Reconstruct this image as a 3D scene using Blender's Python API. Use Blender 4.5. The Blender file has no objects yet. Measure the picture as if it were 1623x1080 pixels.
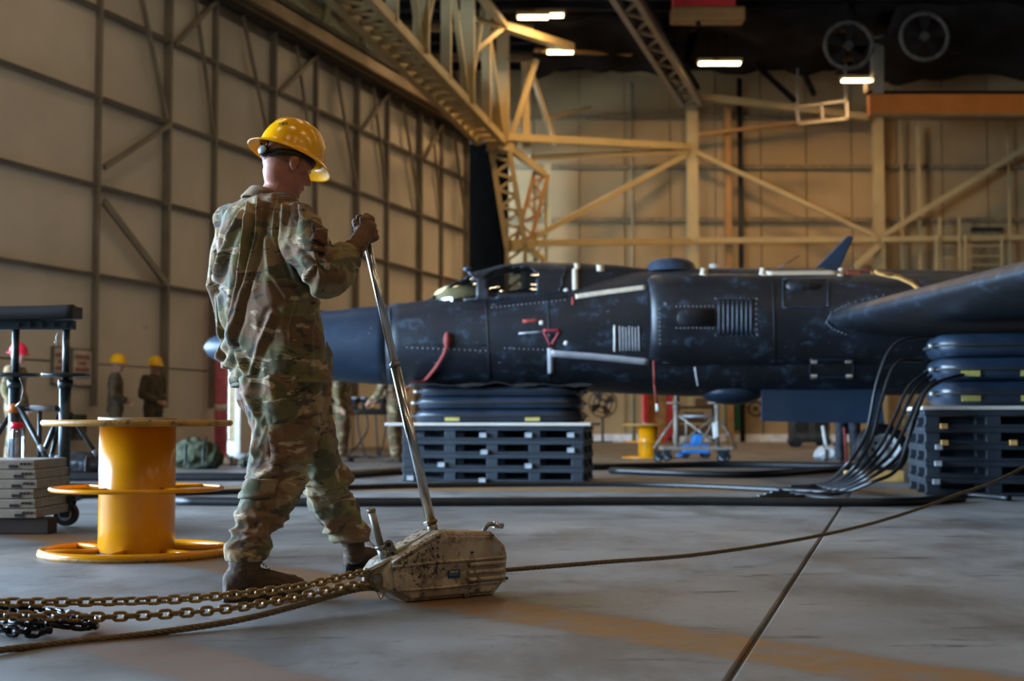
import bpy, bmesh, math, random
from math import sin, cos, pi, sqrt, atan, atan2, radians
from mathutils import Vector, Matrix, noise
from mathutils.bvhtree import BVHTree

random.seed(7)
SC = bpy.context.scene
COL = SC.collection

# ------------------------------------------------------------------ camera
CAM_H = 0.65
F = 2254.0                       # focal length in pixels of the 1623 px wide frame
PITCH = atan(128.0 / F)
cam_d = bpy.data.cameras.new('camera')
cam_d.sensor_width = 36.0
cam_d.lens = F / 1623.0 * 36.0
cam_d.clip_end = 300
cam_d.dof.use_dof = True
cam_d.dof.focus_distance = 5.25
cam_d.dof.aperture_fstop = 3.2
cam = bpy.data.objects.new('camera', cam_d)
cam.location = (0, 0, CAM_H)
cam.rotation_euler = (pi / 2 + PITCH, 0, 0)
COL.objects.link(cam)
SC.camera = cam

# ------------------------------------------------------------------ sky, exposure
world = bpy.data.worlds.new('sky')
SC.world = world
world.use_nodes = True
bg = world.node_tree.nodes['Background']
bg.inputs[0].default_value = (0.50, 0.72, 1.0, 1)
bg.inputs[1].default_value = 36.0
SC.view_settings.view_transform = 'Standard'
SC.view_settings.look = 'None'
SC.view_settings.gamma = 1
SC.view_settings.use_curve_mapping = False
SC.view_settings.exposure = 0.15
SC.cycles.use_denoising = True
SC.cycles.max_bounces = 6
SC.cycles.diffuse_bounces = 4
SC.cycles.sample_clamp_indirect = 6

LAMP_W = 95.0                  # watts of one ceiling fixture
LAMP_C = (1.0, 0.62, 0.27)      # the lamps along the back wall
ROW_C = (1.0, 0.74, 0.46)       # the unseen lamp rows over the floor, less orange for the left wall

# ------------------------------------------------------------------ helpers
def at(px, py, Y):
    """world point on the plane at distance Y that the photo shows at pixel px, py"""
    u = (px - 811.5) / F; v = (540 - py) / F
    dy = cos(PITCH) - v * sin(PITCH); dz = sin(PITCH) + v * cos(PITCH)
    t = Y / dy
    return Vector((u * t, Y, CAM_H + dz * t))
def fl(px, py, z=0.0):
    u = (px - 811.5) / F; v = (540 - py) / F
    dy = cos(PITCH) - v * sin(PITCH); dz = sin(PITCH) + v * cos(PITCH)
    t = (z - CAM_H) / dz
    return Vector((u * t, dy * t, z))
def V(*a): return Vector(a)
def lin(r, g, b):
    f = lambda c: (c / 255 / 12.92) if c / 255 <= .04045 else ((c / 255 + .055) / 1.055) ** 2.4
    return (f(r), f(g), f(b), 1)

ORG = {}
class MB:
    def __init__(s): s.v = []; s.f = []; s.sm = []
    def add(s, vs, fs, smooth=False):
        o = len(s.v); s.v += [Vector(p) for p in vs]
        s.f += [[i + o for i in f] for f in fs]; s.sm += [smooth] * len(fs); return s
    def box(s, c, size, ax=None):
        c = Vector(c); X, Y, Z = ax if ax else (V(1,0,0), V(0,1,0), V(0,0,1))
        a, b, d = [k / 2 for k in size]
        vs = [c + X*a*i + Y*b*j + Z*d*k for i in (-1,1) for j in (-1,1) for k in (-1,1)]
        return s.add(vs, [(0,1,3,2),(4,6,7,5),(0,4,5,1),(2,3,7,6),(0,2,6,4),(1,5,7,3)])
    def beam(s, p, q, w, h, up=V(0,0,1)):
        p = Vector(p); q = Vector(q); Z = (q - p); L = Z.length; Z = Z / L
        X = Z.cross(up)
        if X.length < 1e-4: X = Z.cross(V(0,1,0))
        X.normalize(); Y = Z.cross(X)
        return s.box((p + q) / 2, (w, h, L), (X, Y, Z))
    def cyl(s, p, q, r1, r2=None, n=14, cap=True):
        r2 = r1 if r2 is None else r2
        return s.tube([p, q], [r1, r2], n, cap)
    def tube(s, pts, r, n=10, cap=True, closed=False):
        pts = [Vector(p) for p in pts]; m = len(pts)
        rr = r if isinstance(r, (list, tuple)) else [r] * m
        vs = []; fs = []; X = None
        for i in range(m):
            a = pts[(i - 1) % m] if (closed or i > 0) else pts[0]
            b = pts[(i + 1) % m] if (closed or i < m - 1) else pts[-1]
            T = (b - a).normalized()
            if X is None:
                X = T.cross(V(0,0,1))
                if X.length < 1e-3: X = T.cross(V(0,1,0))
            else: X = X - T * X.dot(T)
            X.normalize(); Y = T.cross(X)
            vs += [pts[i] + X*rr[i]*cos(2*pi*k/n) + Y*rr[i]*sin(2*pi*k/n) for k in range(n)]
        for i in range(m if closed else m - 1):
            j = (i + 1) % m
            fs += [(i*n+k, i*n+(k+1)%n, j*n+(k+1)%n, j*n+k) for k in range(n)]
        s.add(vs, fs, True)
        if cap and not closed:
            o = len(s.v) - len(vs)
            s.f += [[o + k for k in reversed(range(n))], [o + (m-1)*n + k for k in range(n)]]; s.sm += [False, False]
        return s
    def loft(s, rings, cap=True, smooth=True):
        n = len(rings[0]); vs = [p for r in rings for p in r]
        fs = [(i*n+k, i*n+(k+1)%n, (i+1)*n+(k+1)%n, (i+1)*n+k) for i in range(len(rings)-1) for k in range(n)]
        s.add(vs, fs, smooth)
        if cap:
            o = len(s.v) - len(vs)
            s.f += [[o + k for k in reversed(range(n))], [o + (len(rings)-1)*n + k for k in range(n)]]; s.sm += [False, False]
        return s
    def ell(s, c, rad, ax=None, nu=16, nv=10):
        c = Vector(c); X, Y, Z = ax if ax else (V(1,0,0), V(0,1,0), V(0,0,1))
        rings = []
        for j in range(nv + 1):
            t = -pi/2 + pi * (j + .02 - .04 * j / nv) / nv
            rings.append([c + X*rad[0]*cos(t)*cos(2*pi*k/nu) + Y*rad[1]*cos(t)*sin(2*pi*k/nu) + Z*rad[2]*sin(t) for k in range(nu)])
        return s.loft(rings)
    def lathe(s, prof, c=V(0,0,0), ax=None, n=24, cap=False):
        X, Y, Z = ax if ax else (V(1,0,0), V(0,1,0), V(0,0,1)); c = Vector(c)
        return s.loft([[c + X*r*cos(2*pi*k/n) + Y*r*sin(2*pi*k/n) + Z*z for k in range(n)] for r, z in prof], cap)
    def prism(s, poly, d):
        """poly: 3-D points of one face, d: extrusion vector"""
        d = Vector(d); n = len(poly); a = [Vector(p) for p in poly]
        vs = a + [p + d for p in a]
        return s.add(vs, [list(range(n)), [n + k for k in reversed(range(n))]] + [(k, n+k, n+(k+1)%n, (k+1)%n) for k in range(n)])
    def chain(s, pts, rad, n=16):
        """round-ended tapered limb of overlapping closed pieces, for voxel union"""
        for i in range(len(pts) - 1): s.cyl(pts[i], pts[i+1], rad[i], rad[i+1], n)
        for p, r in zip(pts, rad): s.ell(p, (r, r, r), None, n, 8)
        return s
    def mesh(s, name='m'):
        me = bpy.data.meshes.new(name); me.from_pydata([tuple(p) for p in s.v], [], s.f)
        me.polygons.foreach_set('use_smooth', s.sm)
        bm = bmesh.new(); bm.from_mesh(me); bmesh.ops.recalc_face_normals(bm, faces=bm.faces); bm.to_mesh(me); bm.free()
        return me
    def build(s, name, m, parent=None, bevel=0, org=None):
        return link(name, s.mesh(name), m, parent, bevel, org)

def link(name, me, m, parent=None, bevel=0, org=None):
    """one mesh object; coordinates of me are world, the object's origin goes to the parent's or to the thing's base"""
    me.name = name
    o = bpy.data.objects.new(name, me); COL.objects.link(o)
    if m: me.materials.append(M[m] if isinstance(m, str) else m)
    if parent is not None:
        o.parent = parent; g = ORG[parent.name]
    else:
        if org is None:
            lo = [min(v.co[i] for v in me.vertices) for i in range(3)]; hi = [max(v.co[i] for v in me.vertices) for i in range(3)]
            org = V((lo[0]+hi[0])/2, (lo[1]+hi[1])/2, lo[2])
        g = Vector(org); o.location = g
    ORG[o.name] = g
    me.transform(Matrix.Translation(-g))
    if bevel:
        b = o.modifiers.new('bevel', 'BEVEL'); b.width = bevel; b.segments = 2; b.limit_method = 'ANGLE'; b.angle_limit = radians(50)
    return o
def tag(o, label=None, cat=None, group=None, kind=None):
    if label: o['label'] = label
    if cat: o['category'] = cat
    if group: o['group'] = group
    if kind: o['kind'] = kind
    return o
def thing(name, loc, label, cat, group=None):
    o = bpy.data.objects.new(name, None); COL.objects.link(o); o.location = loc; o.empty_display_size = .1
    ORG[o.name] = Vector(loc)
    return tag(o, label, cat, group)
def copy_tree(o, parent=None):
    c = o.copy(); COL.objects.link(c); c.parent = parent
    ORG[c.name] = ORG[o.name]
    for ch in o.children: copy_tree(ch, c)
    return c
def union(mb, voxel, smooth=4, disp=None, name='m'):
    """closed pieces -> one continuous surface"""
    o = bpy.data.objects.new('tmp', mb.mesh('tmp')); COL.objects.link(o)
    r = o.modifiers.new('r', 'REMESH'); r.mode = 'VOXEL'; r.voxel_size = voxel
    if smooth: k = o.modifiers.new('s', 'SMOOTH'); k.factor = .5; k.iterations = smooth
    me = bpy.data.meshes.new_from_object(o.evaluated_get(bpy.context.evaluated_depsgraph_get()))
    old = o.data; bpy.data.objects.remove(o); bpy.data.meshes.remove(old)
    if disp:
        off = [(v.co + v.normal * disp(v.co.copy(), v.normal.copy())) for v in me.vertices]
        for v, p in zip(me.vertices, off): v.co = p
    me.polygons.foreach_set('use_smooth', [True] * len(me.polygons)); me.name = name
    return me
def text_mb(txt, size, c, X, Y, depth=.001):
    cu = bpy.data.curves.new('t', 'FONT'); cu.body = txt; cu.size = size; cu.extrude = depth; cu.align_x = 'CENTER'; cu.align_y = 'CENTER'; cu.resolution_u = 3
    o = bpy.data.objects.new('t', cu); COL.objects.link(o)
    me = bpy.data.meshes.new_from_object(o.evaluated_get(bpy.context.evaluated_depsgraph_get()))
    bpy.data.objects.remove(o)
    Z = X.cross(Y)
    for v in me.vertices: v.co = Vector(c) + X*v.co.x + Y*v.co.y + Z*v.co.z
    return me
def bvh_of(objs):
    vs, fs = [], []
    for o in objs:
        k = len(vs); g = ORG[o.name]; vs += [v.co + g for v in o.data.vertices]; fs += [[i + k for i in q.vertices] for q in o.data.polygons]
    return BVHTree.FromPolygons(vs, fs)
def cast(tree, px, py, far):
    """where the line of sight through px, py first meets the surface"""
    o = V(0, 0, CAM_H); d = (at(px, py, far) - o).normalized()
    h, n, i, t = tree.ray_cast(o, d)
    if h is None:
        h, n, i, t = tree.find_nearest(at(px, py, far))
    if n.dot(d) > 0: n = -n
    return h, n
def lerp(a, b, t): return a + (b - a) * t
def interp(tab, x):
    if x <= tab[0][0]: return list(tab[0][1:])
    for a, b in zip(tab, tab[1:]):
        if x <= b[0]:
            t = (x - a[0]) / (b[0] - a[0]); t = t*t*(3-2*t)*.35 + t*.65
            return [lerp(p, q, t) for p, q in zip(a[1:], b[1:])]
    return list(tab[-1][1:])
def smooth_path(pts, n=8):
    """Catmull-Rom through the points"""
    p = [Vector(q) for q in pts]; p = [p[0]*2-p[1]] + p + [p[-1]*2-p[-2]]; out = []
    for i in range(1, len(p) - 2):
        for k in range(n):
            t = k / n; a, b, c, d = p[i-1:i+3]
            out.append(.5*((2*b) + (c-a)*t + (2*a-5*b+4*c-d)*t*t + (3*b-a-3*c+d)*t**3))
    out.append(p[-2]); return out

# ------------------------------------------------------------------ materials
M = {}
class NT:
    def __init__(s, name):
        s.m = bpy.data.materials.new(name); s.m.use_nodes = True; s.t = s.m.node_tree; s.n = s.t.nodes
        s.b = s.n['Principled BSDF']; M[name] = s.m
        s.co = s.n.new('ShaderNodeTexCoord').outputs['Object']
    def N(s, typ, **k):
        n = s.n.new(typ)
        for a, b in k.items(): setattr(n, a, b)
        return n
    def L(s, a, b): s.t.links.new(a, b)
    def world(s): s.co = s.N('ShaderNodeNewGeometry').outputs['Position']; return s
    def map(s, sc, loc=(0,0,0), rot=(0,0,0)):
        n = s.N('ShaderNodeMapping'); n.inputs['Scale'].default_value = sc; n.inputs['Location'].default_value = loc; n.inputs['Rotation'].default_value = rot
        s.L(s.co, n.inputs['Vector']); return n.outputs[0]
    def noise(s, scale, detail=3, rough=.55, vec=None, dist=0):
        n = s.N('ShaderNodeTexNoise'); n.inputs['Scale'].default_value = scale; n.inputs['Detail'].default_value = detail; n.inputs['Roughness'].default_value = rough; n.inputs['Distortion'].default_value = dist
        s.L(vec if vec is not None else s.co, n.inputs['Vector']); return n.outputs['Fac']
    def step(s, x, lo, hi):
        n = s.N('ShaderNodeMapRange'); n.interpolation_type = 'SMOOTHSTEP'
        n.inputs[1].default_value = lo; n.inputs[2].default_value = hi; s.L(x, n.inputs[0]); return n.outputs[0]
    def math(s, op, a, b):
        n = s.N('ShaderNodeMath', operation=op)
        for i, k in enumerate((a, b)):
            if isinstance(k, (int, float)): n.inputs[i].default_value = k
            elif k is not None: s.L(k, n.inputs[i])
        return n.outputs[0]
    def mix(s, f, a, b, blend='MIX'):
        n = s.N('ShaderNodeMix', data_type='RGBA', blend_type=blend)
        for i, k in ((0, f), (6, a), (7, b)):
            if isinstance(k, (int, float)): n.inputs[i].default_value = k
            elif isinstance(k, tuple): n.inputs[i].default_value = k
            else: s.L(k, n.inputs[i])
        return n.outputs[2]
    def bump(s, h, strength=.3, dist=.01):
        n = s.N('ShaderNodeBump'); n.inputs['Strength'].default_value = strength; n.inputs['Distance'].default_value = dist
        s.L(h, n.inputs['Height']); s.L(n.outputs[0], s.b.inputs['Normal'])
    def col(s, c):
        if isinstance(c, tuple): s.b.inputs['Base Color'].default_value = c
        else: s.L(c, s.b.inputs['Base Color'])
    def set(s, rough=.6, metal=0, spec=None):
        s.b.inputs['Roughness'].default_value = rough; s.b.inputs['Metallic'].default_value = metal
        if spec is not None: s.b.inputs['Specular IOR Level'].default_value = spec
        return s
def plain(name, rgb, rough=.6, metal=0, var=.18, scale=6, dirt=None, bump=0, spec=None):
    t = NT(name); c = lin(*rgb)
    d = tuple(k * (1 - var) for k in c[:3]) + (1,); e = tuple(min(1, k * (1 + var)) for k in c[:3]) + (1,)
    x = t.mix(t.step(t.noise(scale), .3, .7), d, e)
    if dirt: x = t.mix(t.math('MULTIPLY', t.step(t.noise(scale * 2.3, 6, .7), dirt[1], dirt[1] + .12), .85), x, lin(*dirt[0]))
    t.col(x); t.set(rough, metal, spec)
    if bump: t.bump(t.noise(scale * 12, 4), bump, .004)
    return t

def camo(name, warm=1.0, dark=1.0):
    t = NT(name); k = lambda r, g, b: tuple(c * dark for c in lin(r, g, b)[:3]) + (1,)
    v = t.map((1, 1, 1.9))
    base = t.mix(t.step(t.noise(3.2, 2, .5, v), .36, .62), k(138, 112, 74), k(94, 86, 40))
    x = t.mix(t.step(t.noise(4.6, 3, .5, t.map((1, 1, 1.6), (3, 1, 7)), .5), .48, .54), base, k(102, 68, 36))
    x = t.mix(t.step(t.noise(5.2, 3, .55, t.map((1, 1, 1.8), (9, 4, 2)), .5), .55, .60), x, k(70, 66, 34))
    x = t.mix(t.math('MULTIPLY', t.step(t.noise(7.5, 3, .6, t.map((.8, .8, 2.3), (5, 8, 3)), .7), .585, .61), .9), x, k(164, 140, 106))
    x = t.mix(t.step(t.noise(11, 4, .64, t.map((.8, .8, 1.9), (1, 6, 9)), .9), .585, .60), x, k(54, 38, 27))
    x = t.mix(.12, x, t.mix(t.noise(260, 2), k(60, 55, 45), k(180, 170, 150)))
    t.col(x); t.set(.82, 0, .25)
    t.b.inputs['Sheen Weight'].default_value = .12
    t.bump(t.math('ADD', t.noise(34, 4, .6), t.math('MULTIPLY', t.noise(900, 1), .15)), .5, .006)
    return t
camo('camo', 1, 1.22); camo('camo_far')

# floor: worn concrete with two faded paint stripes, tyre marks and oil stains
t = NT('concrete').world()
v = t.co
g = t.mix(t.step(t.noise(.55, 5, .6), .3, .72), lin(94, 93, 92), lin(140, 137, 132))
g = t.mix(t.math('MULTIPLY', t.step(t.noise(1.7, 6, .68, t.map((1, .45, 1), (4, 2, 0))), .46, .66), .7), g, lin(72, 65, 58))
g = t.mix(t.math('MULTIPLY', t.step(t.noise(3.4, 6, .7, t.map((.5, 1.5, 1), (1, 9, 0))), .57, .65), .8), g, lin(46, 42, 40))
g = t.mix(t.math('MULTIPLY', t.step(t.noise(11, 5, .7, t.map((1, 1, 1), (7, 3, 0))), .58, .68), .5), g, lin(54, 50, 46))
def stripe(nx, ny, c, half, rgb, wear, g):
    d = t.N('ShaderNodeVectorMath', operation='DOT_PRODUCT'); t.L(v, d.inputs[0]); d.inputs[1].default_value = (nx, ny, 0)
    e = t.math('ABSOLUTE', t.math('ADD', t.math('SUBTRACT', d.outputs['Value'], c), t.math('MULTIPLY', t.math('SUBTRACT', t.noise(2.6, 4), .5), .10)), None)
    m = t.math('SUBTRACT', 1.0, t.step(e, half - .03, half + .03))
    m = t.math('MULTIPLY', m, t.math('SUBTRACT', 1.0, t.math('MULTIPLY', t.step(t.noise(5.5, 6, .7), .42, .66), wear)))
    edge = t.math('MULTIPLY', t.math('SUBTRACT', 1.0, t.step(e, half - .02, half + .11)), .6)
    g = t.mix(edge, g, lin(86, 76, 66))
    return t.mix(m, g, lin(*rgb))
g = stripe(.768, .640, 3.15, .17, (120, 80, 34), .8, g)
g = stripe(.768, .640, 1.82, .15, (108, 82, 62), .35, g)
g = stripe(.10, .995, 13.6, .40, (150, 108, 52), .8, g)
g = stripe(.965, -.261, -9.5, .15, (150, 108, 52), .8, g)
g = t.mix(t.math('MULTIPLY', t.step(t.noise(140, 3), .4, .8), .25), g, lin(70, 68, 66))
t.col(g); t.set(.5, 0, .5)
t.L(t.math('ADD', .36, t.math('MULTIPLY', t.noise(2.2, 5, .7), .34)), t.b.inputs['Roughness'])
t.bump(t.math('ADD', t.noise(9, 6, .7), t.math('MULTIPLY', t.noise(160, 3), .35)), .22, .006)

plain('joint', (76, 66, 56), .9)
plain('door_panel', (214, 202, 184), .62, 0, .06, .8, ((120, 104, 86), .66))
plain('door_steel', (136, 126, 112), .55, .2, .14, 2)
plain('track_steel', (138, 116, 88), .5, .3, .14, 2)
plain('back_panel', (158, 130, 88), .7, 0, .08, .8, ((140, 120, 88), .66))
plain('back_seam', (122, 104, 74), .8, 0)
plain('truss_paint', (168, 146, 100), .55, 0, .08, 1.4)
plain('rust_beam', (150, 108, 58), .6, 0, .12, 2)
plain('shade_wall', (92, 82, 68), .8, 0, .1, 1)
plain('pocket_shade', (9, 8, 7), .9, spec=0)  # flat black for the shade inside the opening, no sheen
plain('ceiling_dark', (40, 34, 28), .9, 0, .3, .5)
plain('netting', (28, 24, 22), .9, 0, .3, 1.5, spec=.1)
plain('crane_orange', (186, 98, 22), .5, 0, .08, 2)
plain('pipe_steel', (150, 140, 124), .4, .5, .1, 2)
plain('yellow_reel', (224, 146, 6), .22, 0, .10, 3, ((150, 90, 20), .72), 0, .5)
plain('reel_edge', (176, 128, 52), .5, 0, .22, 9, ((74, 58, 44), .52))
plain('worn_steel', (148, 138, 122), .45, .75, .18, 20, ((96, 80, 64), .62))
plain('bright_steel', (206, 206, 204), .22, 1, .08, 14)
plain('galv_steel', (136, 134, 128), .42, .8, .1, 10)
plain('dark_steel', (60, 62, 64), .4, .6, .15, 10)
plain('black_steel', (34, 38, 42), .38, .3, .2, 8)
plain('jack_paint', (34, 46, 50), .34, .1, .2, 8, ((70, 70, 66), .74))
plain('rubber', (26, 27, 29), .62, 0, .2, 10)
plain('hose_black', (22, 24, 27), .42, 0, .2, 10)
plain('bag_rubber', (32, 44, 58), .28, 0, .3, 4, ((70, 82, 92), .74))
plain('bag_tag', (178, 164, 84), .7)
plain('pallet_plastic', (38, 46, 54), .48, 0, .18, 5, ((70, 76, 80), .72))
plain('pallet_block', (150, 156, 160), .6, 0, .25, 9)
plain('plywood', (196, 188, 176), .6, 0, .1, 3, ((120, 110, 100), .7))
plain('timber', (48, 38, 30), .8, 0, .25, 7)
plain('light_timber', (196, 150, 84), .8, 0, .2, 7)
plain('aluminium', (156, 146, 132), .5, .4, .18, 9, ((98, 88, 78), .64))
plain('chain_brass', (136, 108, 66), .52, .45, .25, 60, ((60, 46, 28), .56))
plain('chain_black', (24, 24, 27), .26, .5, .2, 40)
plain('wire_rope', (112, 92, 66), .5, .5, .3, 90)
plain('skin', (190, 122, 96), .55, 0, .06, 20, None, .06)
plain('skin_far', (170, 122, 102), .6)
plain('hair', (112, 78, 58), .85, 0, .15, 90)
plain('eye_white', (225, 220, 212), .3); plain('eye_dark', (40, 30, 24), .3); plain('lip', (158, 92, 80), .5)
plain('hat_yellow', (255, 180, 0), .20, 0, .03, 3, None, 0, .6)
plain('hat_red', (226, 26, 60), .25, 0, .03, 3)
plain('strap_black', (20, 20, 22), .5)
plain('knob_silver', (190, 200, 210), .3, .6)
plain('ink', (58, 40, 14), .7)
plain('glove', (108, 72, 38), .72, 0, .2, 30, ((84, 58, 34), .66), .2)
plain('boot_suede', (72, 52, 33), .85, 0, .2, 24, ((58, 44, 32), .6), .2)
plain('boot_sole', (40, 32, 26), .8, 0, .2, 20)
plain('lace', (84, 62, 40), .9)
plain('patch_cloth', (92, 52, 34), .85, 0, .25, 60)
plain('patch_edge', (40, 32, 26), .85); plain('patch_thread', (166, 140, 92), .85)
plain('white_paint', (224, 222, 216), .5); plain('stencil_red', (136, 36, 42), .6)
plain('red_paint', (192, 36, 40), .45); plain('post_red', (238, 124, 144), .4)
plain('flag_red', (138, 50, 42), .75); plain('paper', (206, 192, 178), .8); plain('print_red', (164, 116, 100), .8)
plain('blue_label', (24, 52, 84), .45); plain('blue_box', (38, 122, 200), .5); plain('green_board', (24, 92, 56), .6)
plain('olive_bag', (58, 62, 40), .9, 0, .4, 14, None, .5); plain('brown_bag', (112, 84, 58), .9, 0, .3, 14, None, .4)
plain('beige_tape', (206, 190, 166), .7, 0, .14, 20, ((120, 108, 96), .6))
plain('grey_stripe', (160, 160, 164), .6, 0, .12, 8)
plain('tan_seat', (214, 196, 140), .8); plain('wheel_white', (226, 228, 230), .45)
plain('machinery', (66, 60, 52), .7, 0, .4, 6); plain('plastic_film', (190, 190, 186), .3)
plain('fan_dark', (44, 38, 32), .6, .3)
# winch casting: aluminium gone brown with oil and chipped paint
t = NT('winch_case')
x = t.mix(t.step(t.noise(7, 4), .3, .7), lin(160, 142, 120), lin(200, 184, 160))
x = t.mix(t.math('MULTIPLY', t.step(t.noise(6.5, 5, .65, t.map((1, 1, 1), (2, 5, 1))), .52, .60), .55), x, lin(98, 78, 58))
x = t.mix(t.math('MULTIPLY', t.step(t.noise(60, 6, .72), .50, .57), t.step(t.noise(5, 3, .5, t.map((1, 1, 1), (0, 4, 6))), .44, .58)), x, lin(52, 40, 30))
t.col(x); t.set(.45, .12); t.bump(t.noise(110, 4), .25, .003)
# aircraft: matt blue-black paint, rubbed and patched
def plane_paint(name, a, b, scuff):
    t = NT(name)
    x = t.mix(t.step(t.noise(1.1, 4), .35, .7), lin(*a), lin(*b))
    x = t.mix(t.math('MULTIPLY', t.step(t.noise(3.6, 8, .78, t.map((1, 1, 1.5), (3, 0, 5))), .52, .70), .65), x, lin(*scuff))
    x = t.mix(t.math('MULTIPLY', t.step(t.noise(15, 5, .7, t.map((1, 1, .6), (1, 7, 2))), .67, .72), .55), x, lin(150, 158, 170))
    t.col(x); t.set(.42, 0, .5)
    t.L(t.math('ADD', .30, t.math('MULTIPLY', t.noise(3.5, 5, .7), .30)), t.b.inputs['Roughness'])
    t.bump(t.noise(3, 3), .15, .02)
plane_paint('plane_paint', (20, 23, 28), (28, 33, 41), (76, 94, 114))
plane_paint('nose_paint', (20, 36, 52), (25, 44, 63), (36, 58, 80))
plain('plane_dark', (12, 13, 16), .6)
plain('door_plate', (36, 50, 66), .42, 0, .1, 3)
def glass(name, tint, mixf, rough=.03):
    t = NT(name); g = t.N('ShaderNodeBsdfGlossy'); g.inputs['Roughness'].default_value = rough; g.inputs['Color'].default_value = (.9, .9, .9, 1)
    tr = t.N('ShaderNodeBsdfTransparent'); tr.inputs['Color'].default_value = tint
    mx = t.N('ShaderNodeMixShader'); mx.inputs[0].default_value = mixf
    t.L(tr.outputs[0], mx.inputs[1]); t.L(g.outputs[0], mx.inputs[2]); t.L(mx.outputs[0], t.n['Material Output'].inputs['Surface'])
glass('canopy_glass', (.55, .56, .55, 1), .22)
glass('bottle_clear', (.86, .88, .92, 1), .16)
t = NT('lamp_tube'); t.b.inputs['Emission Color'].default_value = (1.0, .78, .42, 1); t.b.inputs['Emission Strength'].default_value = 14; t.col((1, 1, 1, 1))
# ------------------------------------------------------------------ the hangar
WP = V(-6.66, 25.2, 0); WD = V(.316, .949, 0).normalized(); WN = V(WD.y, -WD.x, 0)
def wl(t, z, off=0.0): return WP + WD * t + WN * off + V(0, 0, z)
def wall_hit(px, py):
    a = at(px, py, 1.0) - V(0, 0, CAM_H)
    k = (WP - V(0, 0, CAM_H)).dot(WN) / a.dot(WN)
    p = V(0, 0, CAM_H) + a * k
    return (p - WP).dot(WD), p.z
WAX = (WD, WN, V(0, 0, 1))
BACK_Y = 45.0

# floor slabs with open joints
fl_o = MB().box((4, 16, -.112), (64, 66, .2)).build('floor', 'joint'); tag(fl_o, kind='structure')
SU = V(.9653, -.2610, 0); SV = V(.2610, .9653, 0)
slab_me = None
for i in range(-5, 6):
    for j in range(-2, 5):
        c = SU * (-.42 + 6 * i + 3) + SV * (-1.0 + 13.2 * j + 6.6) + V(0, 0, -.03)
        if not (-26 < c.x < 34 and -16 < c.y < 50): continue
        if slab_me is None:
            o = MB().box(c, (5.986, 13.186, .06), (SU, SV, V(0,0,1))).build('slab', 'concrete', fl_o, .008); slab_me = o.data; c0 = c.copy(); o0 = o
        else:
            o = o0.copy(); COL.objects.link(o); o.parent = fl_o; o.location = c - c0

# left wall of sliding door leaves
JAMB = [t for t, z in (wall_hit(368, 700), wall_hit(387, 700))]
V_PX = [(-95, 200), (40, -300), (155, 200), (267, 200), (340, 200), (434, 200), (500, 200), (566, 280), (613, 280), (666, 300), (699, 330), (740, 350)]
VT = [wall_hit(*p)[0] for p in V_PX]; VT.pop(1)
GZ = [0.0, 1.62, 3.12, 4.64, 6.16, 7.68, 8.75]
T0, T1 = VT[0], VT[-1]
w = MB()
def wbox(mb, ta, tb, za, zb, oa, ob): return mb.box(wl((ta+tb)/2, (za+zb)/2, (oa+ob)/2), (tb-ta, ob-oa, zb-za), WAX)
wbox(w, T0, JAMB[0], 0, 9.1, -.22, -.10); wbox(w, JAMB[1], T1, 0, 9.1, -.22, -.10); wbox(w, JAMB[0], JAMB[1], 2.5, 9.1, -.22, -.10)
wall_l = w.build('wall_left', 'door_steel'); tag(wall_l, kind='structure')
for i, (ta, tb) in enumerate(zip(VT, VT[1:])):
    step = -.05 if i % 2 else 0.0             # every other leaf runs on the outer track
    for j, (za, zb) in enumerate(zip(GZ, GZ[1:])):
        cuts = [(ta, tb)]
        if j <= 1 and ta < JAMB[0] < tb:
            if j == 1: wbox(MB(), JAMB[0], JAMB[1], 2.5, zb - .02, -.10, -.04).build('panel', 'door_panel', wall_l)
            cuts = [(ta, JAMB[0]), (JAMB[1], tb)]
        for a, b in cuts:
            if b - a > .1: wbox(MB(), a + .02, b - .02, za + .015, zb - .015, -.10, -.04 + step).build('panel', 'door_panel', wall_l)
for i, tv in enumerate(VT):
    m = MB(); wbox(m, tv - .05, tv + .02, .9, 9.0, -.10, .07); wbox(m, tv + .02, tv + .06, .9, 9.0, -.10, .02); m.build('mullion', 'door_steel', wall_l)
for ta, tb in zip(VT, VT[1:]):
    for z in GZ[2:-1]:
        m = MB(); wbox(m, ta + .08, tb - .10, z - .03, z + .03, -.06, .05); wbox(m, ta + .08, tb - .10, z + .01, z + .03, .05, .09); m.build('girt', 'door_steel', wall_l)
def wbrace(a, b, wd=.09):
    (ta, za), (tb, zb) = a, b
    MB().beam(wl(ta, za, .06), wl(tb, zb, .06), wd, .06, WN).build('brace', 'door_steel', wall_l)
wbrace(wall_hit(161, 266), wall_hit(266, 197)); wbrace(wall_hit(160, 320), wall_hit(261, 452), .13)
for k, (ta, tb) in enumerate(zip(VT[1:], VT[2:])):
    if k % 2: wbrace((ta + .1, 7.66), (tb - .1, 8.9)); wbrace((tb - .12, 6.2), (ta + .45 * (tb - ta), 8.9), .06)
    else: wbrace((tb - .15, 6.22), (ta + .4 * (tb - ta), 8.9), .07)
# door head: deep fascia and the track beams on it
TT0 = wall_hit(-95, 200)[0] - 42
m = MB(); wbox(m, TT0, T1 + 3.0, 8.95, 9.35, -.55, .25); wbox(m, TT0, T1 + 3.0, 9.30, 9.42, -.6, .62)
o = m.build('trim_1', 'machinery'); tag(o, kind='structure')
for k, off in enumerate((.30, .52)):
    m = MB(); wbox(m, TT0, T1 + 3.0, 9.02, 9.30, off, off + .04); wbox(m, TT0, T1 + 3.0, 8.98, 9.03, off - .05, off + .09); m.build('track_rail', 'track_steel', o)
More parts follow.
